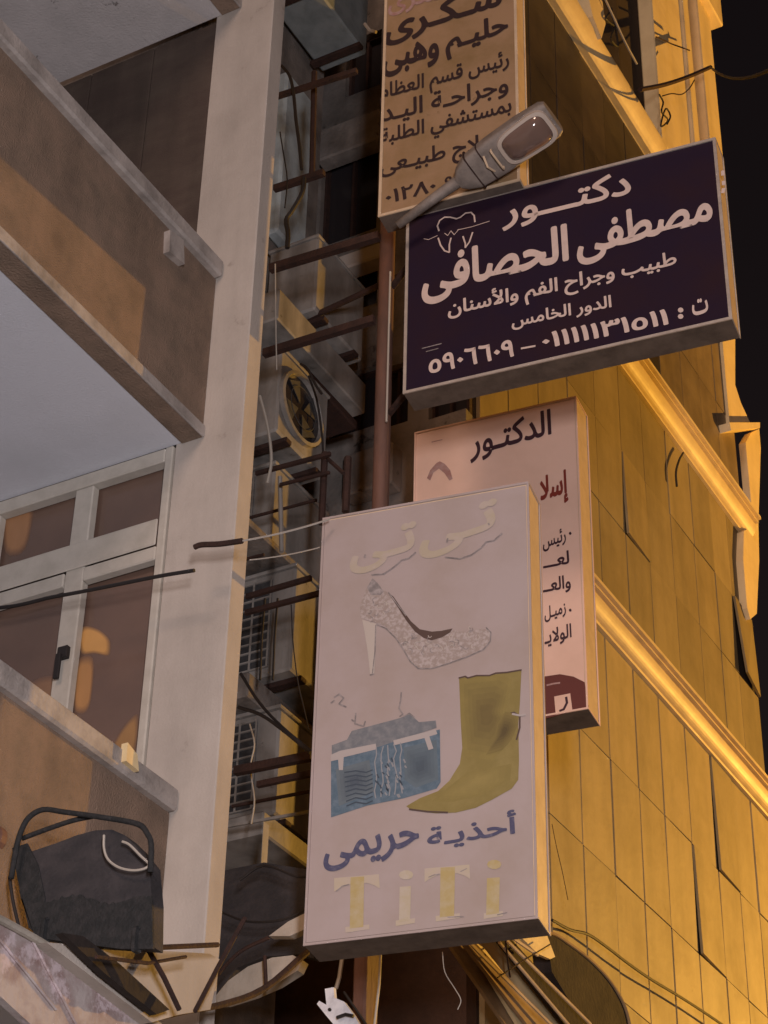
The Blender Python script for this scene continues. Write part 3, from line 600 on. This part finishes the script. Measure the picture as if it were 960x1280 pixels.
# bag
sh.shape('print_bag', 'denim', [(414, 948), (550, 912), (551, 978), (546, 986), (505, 998), (460, 1007), (414, 1022)])
sh.shape('print_bag_top', 'denim_gray', [(415, 932), (434, 925), (440, 914), (470, 906), (500, 898), (513, 893), (524, 903), (545, 901), (546, 910), (470, 935), (415, 950)], .0028)
sh.shape('print_bag_strap', 'denim_pale', [(414, 944), (425, 939), (470, 930), (471, 937), (430, 947), (429, 963), (424, 963), (423, 950), (414, 952)], .0034)
sh.shape('print_bag_strap', 'denim_pale', [(492, 926), (545, 912), (547, 918), (537, 921), (542, 936), (536, 938), (531, 923), (493, 932)], .0034)
fl = []
for k in range(8): fl.append([(431+k*.4, 966+k*6), (445, 964+k*5.6), (458, 966+k*5.6), (466, 963+k*5.5)])
for k in range(5):
    x = 470+k*8; fl.append([(x+random.uniform(-2, 2), 935-k*1.5+q*9) for q in range(8)])
sh.strokes('print_bag_stitch', 'denim_mid', fl[8:], 1.3, .0036, True); sh.strokes('print_bag_fold', 'denim_dark', [f for f in fl[:8]], 1.6, .0038, True)
dd = []
for k in range(34):
    x = random.uniform(468, 507); y = random.uniform(945, 1003)-.2*(x-468); dd.append([(x, y), (x+2, y+random.uniform(2, 5))])
sh.strokes('print_bag_buckle', 'denim_dark', dd[::2], 1.6, .0042, True); sh.strokes('print_bag_buckle', 'denim_mid', dd[1::2], 1.6, .0044, True)
sh.strokes('print_flourish', 'shoe_gray', [[(502, 866), (501, 876), (499, 886), (504, 893), (500, 896)], [(445, 892), (444, 905), (455, 908), (457, 902)], [(418, 872), (424, 868), (430, 873), (424, 880), (433, 884)], [(414, 879), (418, 876)], [(443, 902), (440, 900)], [(505, 896), (512, 892), (518, 897)]], 1.6, .0036, apart=True)
# boot
sh.shape('print_boot', 'olive', [(574, 848), (600, 845), (630, 842), (652, 838), (650, 880), (648, 905), (649, 950), (648, 975), (640, 986), (615, 1000), (595, 1010), (570, 1016), (545, 1017), (515, 1013), (508, 1008), (525, 998), (548, 989), (562, 976), (575, 955), (578, 935), (576, 900)])
sh.soft('print_boot_shaft', (.235, .18, .055), (.15, .11, .038), [(575, 849), (600, 846), (626, 843), (640, 850), (632, 890), (641, 905), (634, 930), (616, 951), (580, 945), (579, 920), (576, 895)])
sh.soft('print_boot_fold', (.20, .15, .048), (.10, .072, .028), [(622, 905), (632, 890), (645, 893), (648, 905), (640, 925), (628, 938), (608, 944), (618, 925)], 6, .0042)
sh.soft('print_boot_toe', (.235, .18, .055), (.28, .215, .07), [(560, 985), (585, 965), (615, 960), (640, 955), (638, 975), (600, 995), (565, 1003), (540, 1002)], 6, .0028, .8)
sh.soft('print_bag_shade', (.11, .145, .17), (.07, .095, .12), [(505, 935), (546, 925), (548, 975), (520, 985), (506, 975)], 5, .0026)
sh.soft('print_bag_shade', (.12, .15, .17), (.07, .09, .115), [(420, 962), (462, 950), (468, 990), (424, 1008)], 5, .0026)
sh.strokes('print_boot_strap', 'shoe_in', [[(634, 893), (643, 891), (650, 896), (650, 910), (646, 925)], [(628, 900), (636, 893)], [(512, 1012), (535, 1015), (560, 1016)], [(574, 848), (582, 846), (585, 848), (596, 845), (612, 845), (620, 842), (634, 841), (652, 838)]], 1.8, .004, apart=True)
sh.strokes('print_boot_buckle', 'denim_pale', [[(641, 893), (650, 895), (657, 894)]], 2.2, .0046)
sh.text('أحذيـة', 'navy_ink', (534, 1065), (646, 1048), 36, .022); sh.text('حريمى', 'navy_ink', (404, 1092), (524, 1069), 36, .022)
for (x, y, h, wd, m, tee) in [(447, 1129, 64, 17, 'yellow_ink', 1), (507, 1131, 44, 14, 'pale_yellow', 0), (560, 1116, 62, 18, 'yellow_ink', 1), (617, 1121, 46, 16, 'yellow_ink', 0)]:
    fw_ = 15 if tee else 12; e = -.08
    sh.shape('print_letter', 'halo', [(x-fw_, y+h/2-3-e*fw_), (x+fw_, y+h/2-4+e*fw_), (x+fw_, y+h/2+2+e*fw_), (x-fw_, y+h/2+4-e*fw_)], .0024)
    if tee:
        sh.shape('print_letter', 'halo', [(x-29, y-h/2+1), (x+27, y-h/2-4), (x+28, y-h/2+14), (x+21, y-h/2+10), (x+12, y-h/2+7), (x-13, y-h/2+9), (x-23, y-h/2+14), (x-29, y-h/2+18)], .0026)
    sh.shape('print_letter', m, [(x-wd/2, y-h/2), (x+wd/2, y-h/2-1), (x+wd/2-1, y+h/2-2), (x-wd/2-1, y+h/2)], .003)
for x, y, m in [(508, 1094, 'pale_yellow'), (618, 1081, 'yellow_ink')]:
    sh.shape('print_letter', m, [(x+9*math.cos(a), y+6*math.sin(a)) for a in [k*math.pi/5 for k in range(10)]], .003)
sh.strokes('print_scratch', 'shoe_gray', [[(421, 1114), (428, 1108), (436, 1106)], [(536, 1097), (543, 1094), (550, 1093)], [(576, 1090), (584, 1086)], [(622, 1144), (634, 1141)], [(560, 1147), (580, 1146)]], 1.0, .0036, apart=True)
# violet dentist sign
dn = Sign('dentist_sign', 'wide dark violet clinic sign with tooth outline and pink lettering', (915, 399), 10.0, 83.05, 1.648, 1.164, .148, 'navy', 'alu_tan')
dn.text('دكتـــور', 'pink_ink', (628, 290), (790, 252), 40, .02)
dn.text('مصطفى', 'pink_ink', (722, 335), (893, 288), 55, .03); dn.text('الحصافى', 'pink_ink', (527, 384), (712, 340), 60, .03)
dn.text('طبيب وجراح الفم والأسنان', 'pink_ink', (560, 404), (847, 340), 30, .022)
dn.text('الدور الخامس', 'pink_ink', (640, 414), (765, 389), 20, .02)
dn.text('٥٩٠٦٦٠٩', 'pink_ink', (536, 468), (643, 446), 22, .025, False); dn.text('٠١١١١١٣١٥١١', 'pink_ink', (678, 437), (836, 406), 20, .025, False)
dn.text('ت', 'pink_ink', (866, 396), (886, 391), 20, .02)
dn.strokes('lettering', 'pink_ink', [[(652, 436), (669, 433)]], 2.6)
for q in [(851, 388), (851, 396)]: dn.shape('lettering', 'pink_ink', [(q[0]+3.6*math.cos(k*math.pi/4), q[1]+3.2*math.sin(k*math.pi/4)) for k in range(8)], .003)
dn.strokes('tooth_outline', 'pink_ink', [[(549, 289), (547, 283), (550, 276), (556, 272), (563, 272), (571, 274), (576, 272), (582, 267), (589, 266), (593, 270), (594, 278)], [(548, 298), (551, 307), (556, 314), (562, 316), (562, 306), (564, 298)], [(579, 296), (582, 305), (582, 310), (587, 303), (591, 291)]], 2.0, apart=True)
dn.strokes('tooth_swash', 'pink_ink', [[(530, 299), (536, 300), (547, 295)], [(572, 288), (590, 284), (612, 277)], [(556, 292), (560, 295), (564, 289), (568, 294), (574, 287)]], .9, apart=True)
dn.strokes('fine_print', 'shoe_gray', [[(528, 436), (552, 430)], [(533, 440), (548, 436)]], 1.3, apart=True)
dn.strokes('front_mark', 'pink_ink', [[(904, 215), (904, 220)], [(905, 228), (905, 232)], [(905, 237), (904, 242)]], 4, .008, apart=True)  # short pale marks near the right edge of the face
# pinkish doctor sign behind the shoe sign
is_ = Sign('doctor_sign', 'pinkish white doctor sign with red logo partly behind the shoe sign', (735, 886), 10.6, 83.5, .955, 1.96, .19, 'isl_face', 'alu_tan', trim='isl_face', t=.007)
is_.text('الدكتـور', 'black_ink', (588, 580), (690, 553), 42, .018)
is_.text('إسلا', 'red_ink', (676, 638), (711, 628), 42, .03)
is_.text('رئيس', 'black_ink', (679, 691), (708, 681), 22, .018); is_.text('لعـــ', 'black_ink', (679, 711), (712, 705), 17, .02)
is_.text('والعــ', 'black_ink', (679, 746), (714, 740), 22, .02); is_.text('زميـل', 'black_ink', (681, 779), (708, 771), 20, .018); is_.text('الولايـ', 'black_ink', (681, 811), (715, 802), 23, .018)
for q in [(713, 667), (713, 763)]: is_.shape('bullet', 'black_ink', [(q[0]+1.8*math.cos(k), q[1]+2*math.sin(k)) for k in range(6)], .003)
is_.shape('red_logo', 'faint_red', [(534, 598), (538, 588), (546, 579), (550, 577), (556, 580), (563, 588), (566, 599), (562, 601), (556, 592), (549, 586), (542, 591), (538, 601)], .003)
is_.shape('red_logo', 'isl_face', [(541, 553), (553, 550), (553, 552), (541, 555)], .003)
is_.strokes('faint_line', 'faint_red', [[(540, 553), (553, 550)], [(538, 624), (538, 630)]], 1.2)
is_.shape('red_band', 'dark_red', [(640, 872), (656, 858), (680, 846), (700, 843), (717, 846), (731, 853), (736, 884), (640, 910)], .0028)
is_.shape('logo_tile', 'isl_face', [(693, 871), (713, 867), (716, 890), (695, 894)], .0034)
is_.strokes('logo_mark', 'black_ink', [[(708, 872), (709, 879), (705, 887), (700, 889)]], 2.6, .004)
is_.strokes('fine_print', 'faint_red', [[(684, 857), (692, 855), (700, 854)]], 2.0, .004, apart=True)
# cream orthopaedic clinic sign, top
cl = Sign('clinic_sign', 'tall yellowed cream clinic sign with seven lines of black lettering', (650, 226), 10.9, 83.05, .778, 2.4, .13, 'clinic_face', 'alu_tan', trim='alu_tan')
cl.text('شكرى', 'faint_red', (485, 22), (560, 4), 30, .02)
cl.text('سـكـرى', 'dark_ink', (480, 61), (628, 16), 40, .032); cl.text('حليـم', 'dark_ink', (557, 77), (636, 53), 38, .032); cl.text('وهبى', 'dark_ink', (478, 99), (549, 82), 36, .032)
cl.text('رئيس قسم العظام', 'dark_ink', (475, 134), (637, 92), 29, .02); cl.text('وجراحـة اليـد', 'dark_ink', (477, 160), (636, 122), 29, .02)
cl.text('بمستشفي الطلبة', 'dark_ink', (475, 191), (640, 150), 29, .02); cl.text('علاج طبيـعى', 'dark_ink', (475, 228), (616, 195), 30, .02)
cl.text('٠١٢٨٠', 'dark_ink', (482, 256), (545, 240), 17, .02, False); cl.text('٩٤١٢', 'dark_ink', (556, 236), (598, 226), 14, .02, False)
# sign fixings
for (sg, a, b) in [(dn, (-4.26, 7.5, 8.95), (-3.98, 7.3, 8.95)), (dn, (-4.26, 7.5, 8.1), (-3.98, 7.3, 8.1)), (is_, (-4.8, 9.62, 8.3), (-4.5, 8.8, 8.3)),
                   (sh, (-4.3, 7.5, 6.6), (-3.95, 6.7, 6.6)), (cl, (-5.45, 8.5, 9.9), (-4.7, 8.4, 9.9))]:
    obj('bracket_arm', MB().tube([a, b], .02, 6), 'rust', sg.root)
# ---- unlit street lamp between the cream and violet signs
lc = [(onY(x, y, 7.05)) for x, y in [(497, 282), (540, 250), (585, 218)]]
lt = thing('street_lamp', 'unlit street lamp head on a slanting arm above the violet sign', 'street lamp', lc[0])
obj('arm', MB().tube(lc, .022, 10, .034), 'lamp_body', lt, smooth=True)
H0 = onY(575, 226, 7.05); H1 = onY(686, 150, 7.0); ax = (H1-H0).normalized(); L = (H1-H0).length
dn_ = (C0-H1).normalized(); dn_ = (dn_-ax*dn_.dot(ax)).normalized(); dn_ = (dn_*.6+V((0, 0, -1))*.55); dn_ = (dn_-ax*dn_.dot(ax)).normalized(); sd_ = ax.cross(dn_).normalized()
def ring(t, wd, hu, hd, n=28):
    c = H0+ax*(t*L); pw = lambda v: math.copysign(abs(v)**.5, v)
    return [c+sd_*wd*.88*pw(math.cos(k*2*math.pi/n))+dn_*(hd if math.sin(k*2*math.pi/n) > 0 else hu)*pw(math.sin(k*2*math.pi/n)) for k in range(n)]
body = MB().loft([ring(-.02, .04, .035, .03), ring(.03, .07, .06, .036), ring(.14, .105, .075, .040), ring(.40, .118, .09, .040), ring(.75, .122, .09, .040), ring(1.0, .115, .075, .036), ring(1.05, .10, .06, .026)])
obj('housing', body, 'lamp_body', lt, smooth=False)
for tt in (.16, .30): obj('housing_seam', MB().loft([ring(tt, .119, .091, .043), ring(tt+.012, .119, .091, .043)]), 'rust', lt)
def lensring(a, b, t0, t1, off, n=32):
    out = []
    for k in range(n):
        an = k*2*math.pi/n; cx = math.copysign(abs(math.cos(an))**.5, math.cos(an)); sy = math.copysign(abs(math.sin(an))**.5, math.sin(an))
        out.append(H0+ax*L*((t0+t1)/2+(t1-t0)/2*cx*a)+sd_*.084*sy*b*(1+.08*cx)+dn_*off)
    return out
obj('rim', MB().loft([lensring(1.10, 1.14, .5, 1.0, .025), lensring(1.08, 1.12, .5, 1.0, .052), lensring(.93, .93, .5, 1.0, .055), lensring(.93, .93, .5, 1.0, .03)], False), 'chrome', lt, smooth=False)
obj('lens', MB().loft([lensring(.96, .96, .5, 1.0, .034), lensring(.9, .9, .5, 1.0, .058), lensring(.6, .6, .5, 1.0, .078), lensring(.25, .25, .5, 1.0, .086)]), 'lens', lt, smooth=True)
hp = H0+ax*L*.42+dn_*.04
obj('latch', MB().tube([hp-sd_*.055, hp-sd_*.05+dn_*.03, hp+sd_*.05+dn_*.03, hp+sd_*.055], .006, 6), 'alu_tan', lt)
obj('latch', MB().tube([hp-sd_*.05-ax*.05, hp-ax*.06+dn_*.03, hp+sd_*.05-ax*.05], .006, 6), 'alu_tan', lt)
# ================================================================== BOTTOM LEFT
YB = 5.3
bx = thing('hanging_box', 'sooty black box in a tube hoop frame hanging below the lower balcony', 'box', onY(110, 1175, YB))
front = [(22, 1074), (40, 1064), (70, 1054), (96, 1044), (118, 1038), (140, 1037), (156, 1044), (170, 1058), (186, 1078), (190, 1125), (189, 1182), (120, 1178), (45, 1168), (35, 1120)]
obj('body', MB().prism([onY(*p, YB) for p in front], (0, .07, 0)), 'blackplastic', bx)
sk = [(24, 1112)]+[(26+k*3.2, 1124+5*math.sin(k*.23)+random.uniform(-2.2, 2.2)) for k in range(52)]+[(190, 1130), (191, 1186), (150, 1186), (120, 1182), (44, 1172)]
obj('lower_skirt', MB().prism([onY(*p, YB-.012) for p in sk], (0, .010, 0)), 'fur', bx)
obj('side_panel', MB().prism([onY(*p, YB-.008) for p in [(15, 1060), (34, 1054), (47, 1080), (56, 1122), (50, 1170), (36, 1160), (22, 1100)]], (0, .006, 0)), 'fur', bx)
hoop = [(14, 1098), (20, 1062), (26, 1040), (36, 1022), (54, 1012), (80, 1015), (130, 1022), (172, 1030), (184, 1042), (189, 1056), (188, 1090)]
obj('hoop', MB().tube([onY(*p, YB-.06) for p in hoop], .010, 8), 'fur', bx, smooth=True)
obj('hoop', MB().tube([onY(*p, YB-.03) for p in [(28, 1048), (60, 1036), (90, 1026), (118, 1020)]], .009, 8), 'fur', bx, smooth=True)
for p in [(57, 1163), (171, 1174)]:
    obj('foot', MB().box(onY(p[0]-6, p[1]+14, YB-.04), onY(p[0]+6, p[1]-12, YB-.0), .008), 'fur', bx)
obj('side_cable', MB().tube([onY(*p, YB-.02) for p in [(12, 1096), (16, 1125), (24, 1160), (30, 1182)]], .006, 6), 'cable', bx)
solo('cable_loop', MB().tube([onY(*p, YB-.05) for p in [(130, 1044), (130, 1060), (135, 1074), (148, 1084), (165, 1088), (180, 1086), (186, 1080), (176, 1070), (162, 1056), (153, 1052)]], .0045, 6), 'wire', 'thin white cable loop hanging on the black box', 'cable')
solo('wall_knob', MB().loft([[onY(0, 1050, 5.35)+V((.034*r*math.cos(k*.52), -d, .045*r*math.sin(k*.52))) for k in range(12)] for r, d in ((1, 0), (1, .03), (.7, .05), (.3, .055))]), 'pole', 'round brown knob at the left frame edge beside the black box', 'knob')
# lit wall piece, awning and brackets
solo('fascia_panel', MB().prism([onX(*p, -4.1) for p in [(58, 1178), (196, 1188), (262, 1192), (276, 1200), (263, 1262), (225, 1268), (190, 1278), (140, 1240)]], (-.05, 0, 0)), 'column', 'orange lit fascia panel under the black box', 'panel')
aw = thing('patched_awning', 'pale patched awning cloth slanting across the lower left corner', 'awning', onX(80, 1260, -4.2))
obj('cloth', MB().prism([onX(*p, -4.15) for p in [(-30, 1140), (12, 1158), (60, 1185), (120, 1225), (190, 1275), (215, 1300), (60, 1300), (0, 1245), (-30, 1225)]], (-.03, 0, 0)), 'pinkcloth', aw)
for a, b in (((-20, 1150), (70, 1262)), ((40, 1175), (100, 1290))):
    obj('seam', MB().tube([onX(*a, -4.145), onX(*b, -4.145)], .006, 5), 'pinkcloth', aw)
obj('edge_tube', MB().tube([onX(*p, -4.14) for p in [(-30, 1134), (20, 1160), (80, 1196), (150, 1246), (215, 1296)]], .014, 8), 'cloth', aw)
solo('support_beam', MB().prism([onX(*p, -4.05) for p in [(78, 1166), (104, 1170), (150, 1205), (212, 1262), (196, 1268), (130, 1216)]], (-.03, 0, 0)), 'browncloth', 'dark slanting beam under the black box', 'beam')
def rod(pts, x, r, lab, m='rust', name='support_rod', cat='rod'): solo(name, MB().tube([onX(*p, x) for p in pts], r, 6), m, lab, cat, 'thin rods at the foot of the column')
rod([(183, 1185), (272, 1181)], -3.98, .010, 'level rod between the black box and the column')
rod([(186, 1188), (205, 1222), (224, 1262)], -3.98, .010, 'steep rod falling from the corner of the black box')
rod([(306, 1148), (272, 1210), (244, 1264)], -3.98, .009, 'slanting rod at the right foot of the column')
rod([(120, 1196), (185, 1204), (232, 1196)], -3.98, .007, 'thin sagging rod across the orange panel')
rod([(174, 1278), (230, 1264), (276, 1256), (330, 1236), (384, 1190)], -4.25, .014, 'dark curved tube along the bottom edge of the canopy')
cn = thing('grey_canopy', 'pale grey crescent canopy between the column and the shoe sign', 'canopy', onY(320, 1240, 7.0))
obj('cloth', MB().prism([onY(*p, 7.0) for p in [(262, 1254), (285, 1226), (310, 1208), (340, 1197), (366, 1194), (378, 1200), (372, 1213), (345, 1230), (315, 1243), (280, 1254)]], (0, .05, 0)), 'cloth', cn)
obj('cloth', MB().prism([onY(*p, 6.95) for p in [(336, 1170), (360, 1152), (384, 1140), (384, 1160), (362, 1170)]], (0, .04, 0)), 'cloth', cn)
obj('rib', MB().tube([onY(*p, 6.93) for p in [(331, 1195), (333, 1238)]], .008, 6), 'rust', cn)
obj('rib', MB().tube([onY(*p, 6.93) for p in [(336, 1172), (300, 1190), (270, 1222), (250, 1262)]], .008, 6), 'rust', cn)
dark = [(270, 1090), (330, 1078), (392, 1088), (392, 1198), (372, 1193), (330, 1196), (296, 1210), (262, 1254), (255, 1254)]
solo('sooty_tarpaulin', MB().prism([onY(*p, 7.25) for p in dark], (0, .04, 0)), 'blackplastic', 'sooty dark tarpaulin hanging above the grey canopy', 'tarpaulin')
# ---- beneath the shoe sign
fx_ = thing('broken_bracket', 'bright white bent metal bracket at the bottom edge', 'bracket', onY(425, 1280, 7.0))
obj('plate', MB().prism([onY(*p, 7.0) for p in [(406, 1236), (417, 1234), (418, 1247), (430, 1252), (442, 1268), (455, 1290), (425, 1290), (408, 1270), (396, 1255), (399, 1251), (408, 1256)]], (0, .02, 0)), 'white_metal', fx_)
obj('hole', MB().prism([onY(412+2.5*math.cos(k), 1262+2.5*math.sin(k), 6.998) for k in range(6)], (0, .001, 0)), 'cable', fx_)
obj('clip', MB().tube([onY(*p, 6.98) for p in [(421, 1272), (432, 1268), (442, 1270)]], .007, 6), 'cable', fx_)
ta = thing('tan_awning', 'folded tan awning with lamp lit ribs directly under the shoe sign', 'awning', onX(640, 1260, -4.5))
for i, (pl, m) in enumerate([([(557, 1172), (575, 1170), (668, 1292), (640, 1292)], 'tarp'), ([(586, 1172), (622, 1172), (664, 1212), (725, 1292), (655, 1292), (600, 1200)], 'cornice'), ([(575, 1172), (590, 1174), (700, 1292), (668, 1292)], 'tarp'), ([(620, 1172), (636, 1170), (738, 1285), (738, 1292), (715, 1292)], 'browncloth'), ([(648, 1168), (682, 1164), (694, 1196), (688, 1199), (672, 1192)], 'cornice')]):
    obj('cloth', MB().prism([onX(*p, -4.5+i*.03) for p in pl], (-.02, 0, 0)), m, ta)
for a, b in [((588, 1180), (700, 1292)), ((632, 1174), (738, 1280)), ((640, 1172), (672, 1194)), ((624, 1178), (720, 1292))]:
    obj('rib', MB().tube([onX(*a, -4.34), onX(*b, -4.34)], .009, 6), 'alu_tan', ta)
obj('tie', MB().tube([onX(*p, -4.33) for p in [(632, 1176), (636, 1212), (638, 1222)]], .005, 5), 'rust', ta)
obj('tie', MB().tube([onX(*p, -4.33) for p in [(622, 1222), (655, 1200), (688, 1180)]], .004, 5), 'rust', ta)
bc = thing('brown_canopy_end', 'dark brown rounded canopy end right of the tan awning', 'canopy', onX(740, 1270, -4.4))
cv = [(683, 1166), (694, 1168), (712, 1180), (733, 1196), (752, 1214), (768, 1234), (780, 1256), (786, 1276), (789, 1298), (740, 1298), (690, 1215)]
obj('cloth', MB().prism([onX(*p, -4.42) for p in cv], (-.10, 0, 0)), 'browncloth', bc)
obj('rim', MB().tube([onX(*p, -4.415) for p in cv[:9]], .010, 8), 'tarp', bc)
solo('cobweb', MB().tube([onY(*p, 6.9) for p in [(553, 1190), (556, 1215), (568, 1235), (576, 1250), (572, 1262)]], .002, 4), 'wire', 'pale torn string dangling under the shoe sign', 'string')
solo('post_conduit', MB().tube([onY(*p, 7.45) for p in [(428, 1196), (424, 1222), (420, 1236)]], .009, 6), 'wire', 'short pale conduit left of the wide brown post', 'pipe')
solo('post_conduit', MB().tube([onY(*p, 7.45) for p in [(476, 1188), (474, 1230), (468, 1282)]], .006, 6), 'wire', 'long pale conduit down the right edge of the wide brown post', 'pipe')
solo('post_cable', MB().tube([onY(*p, 7.44) for p in [(430, 1240), (445, 1262), (460, 1284)]], .006, 6), 'cable', 'dark cable slanting over the wide brown post', 'cable')
# ================================================================== LAMPS OUT OF VIEW: STREET LAMP, ADDED SOFFIT FILL
LP = V((4.2, 28.0, 9.6))
sl = thing('sodium_street_lamp', 'lit orange sodium street lamp on its mast further down the street', 'street lamp', (7.6, 28, 0))
obj('mast', MB().tube([(7.6, 28, 0), (7.6, 28, 11.9)], .09, 12, .06), 'lamp_body', sl, smooth=True)
obj('arm', MB().tube([(7.6, 28, 11.85), (6.2, 28, 12.1), (3.2, 28, 11.8)], .04, 8), 'lamp_body', sl, smooth=True)
obj('housing', MB().box((2.25, 27.85, 11.68), (3.25, 28.15, 11.82), .04), 'lamp_body', sl)
obj('bulb', MB().box((2.4, 27.92, 11.63), (2.95, 28.08, 11.678), .01), 'lamp_on', sl)
def light(name, kind, loc, energy, col, target=None, **k):
    d = bpy.data.lights.new(name, kind); d.energy = energy; d.color = col
    for a, b in k.items(): setattr(d, a, b)
    o = bpy.data.objects.new(name, d); S.collection.objects.link(o); o.location = loc
    if target is not None: o.rotation_euler = (V(target)-V(loc)).to_track_quat('-Z', 'Y').to_euler()
    return o
light('sodium_light', 'POINT', LP, 19500, (1, .51, .08), shadow_soft_size=.10)
tl = thing('added_strip_lamp', 'added strip lamp behind the camera, out of view, brightening the soffits', 'lamp', (1.5, -1.4, 2.3))  # added fill lamp, unseen, placed so its light reaches the soffits
obj('tray', MB().box((1.3, -2.1, 2.22), (1.7, -.7, 2.3), .02), 'white_metal', tl)
obj('tube', MB().tube([(1.5, -2.0, 2.33), (1.5, -.8, 2.33)], .02, 8), 'fill_on', tl)
light('soffit_fill', 'AREA', (1.5, -1.4, 2.38), 780, (.94, .88, .92), target=(-4.4, 5.2, 8), shape='RECTANGLE', size=.4, size_y=1.4)
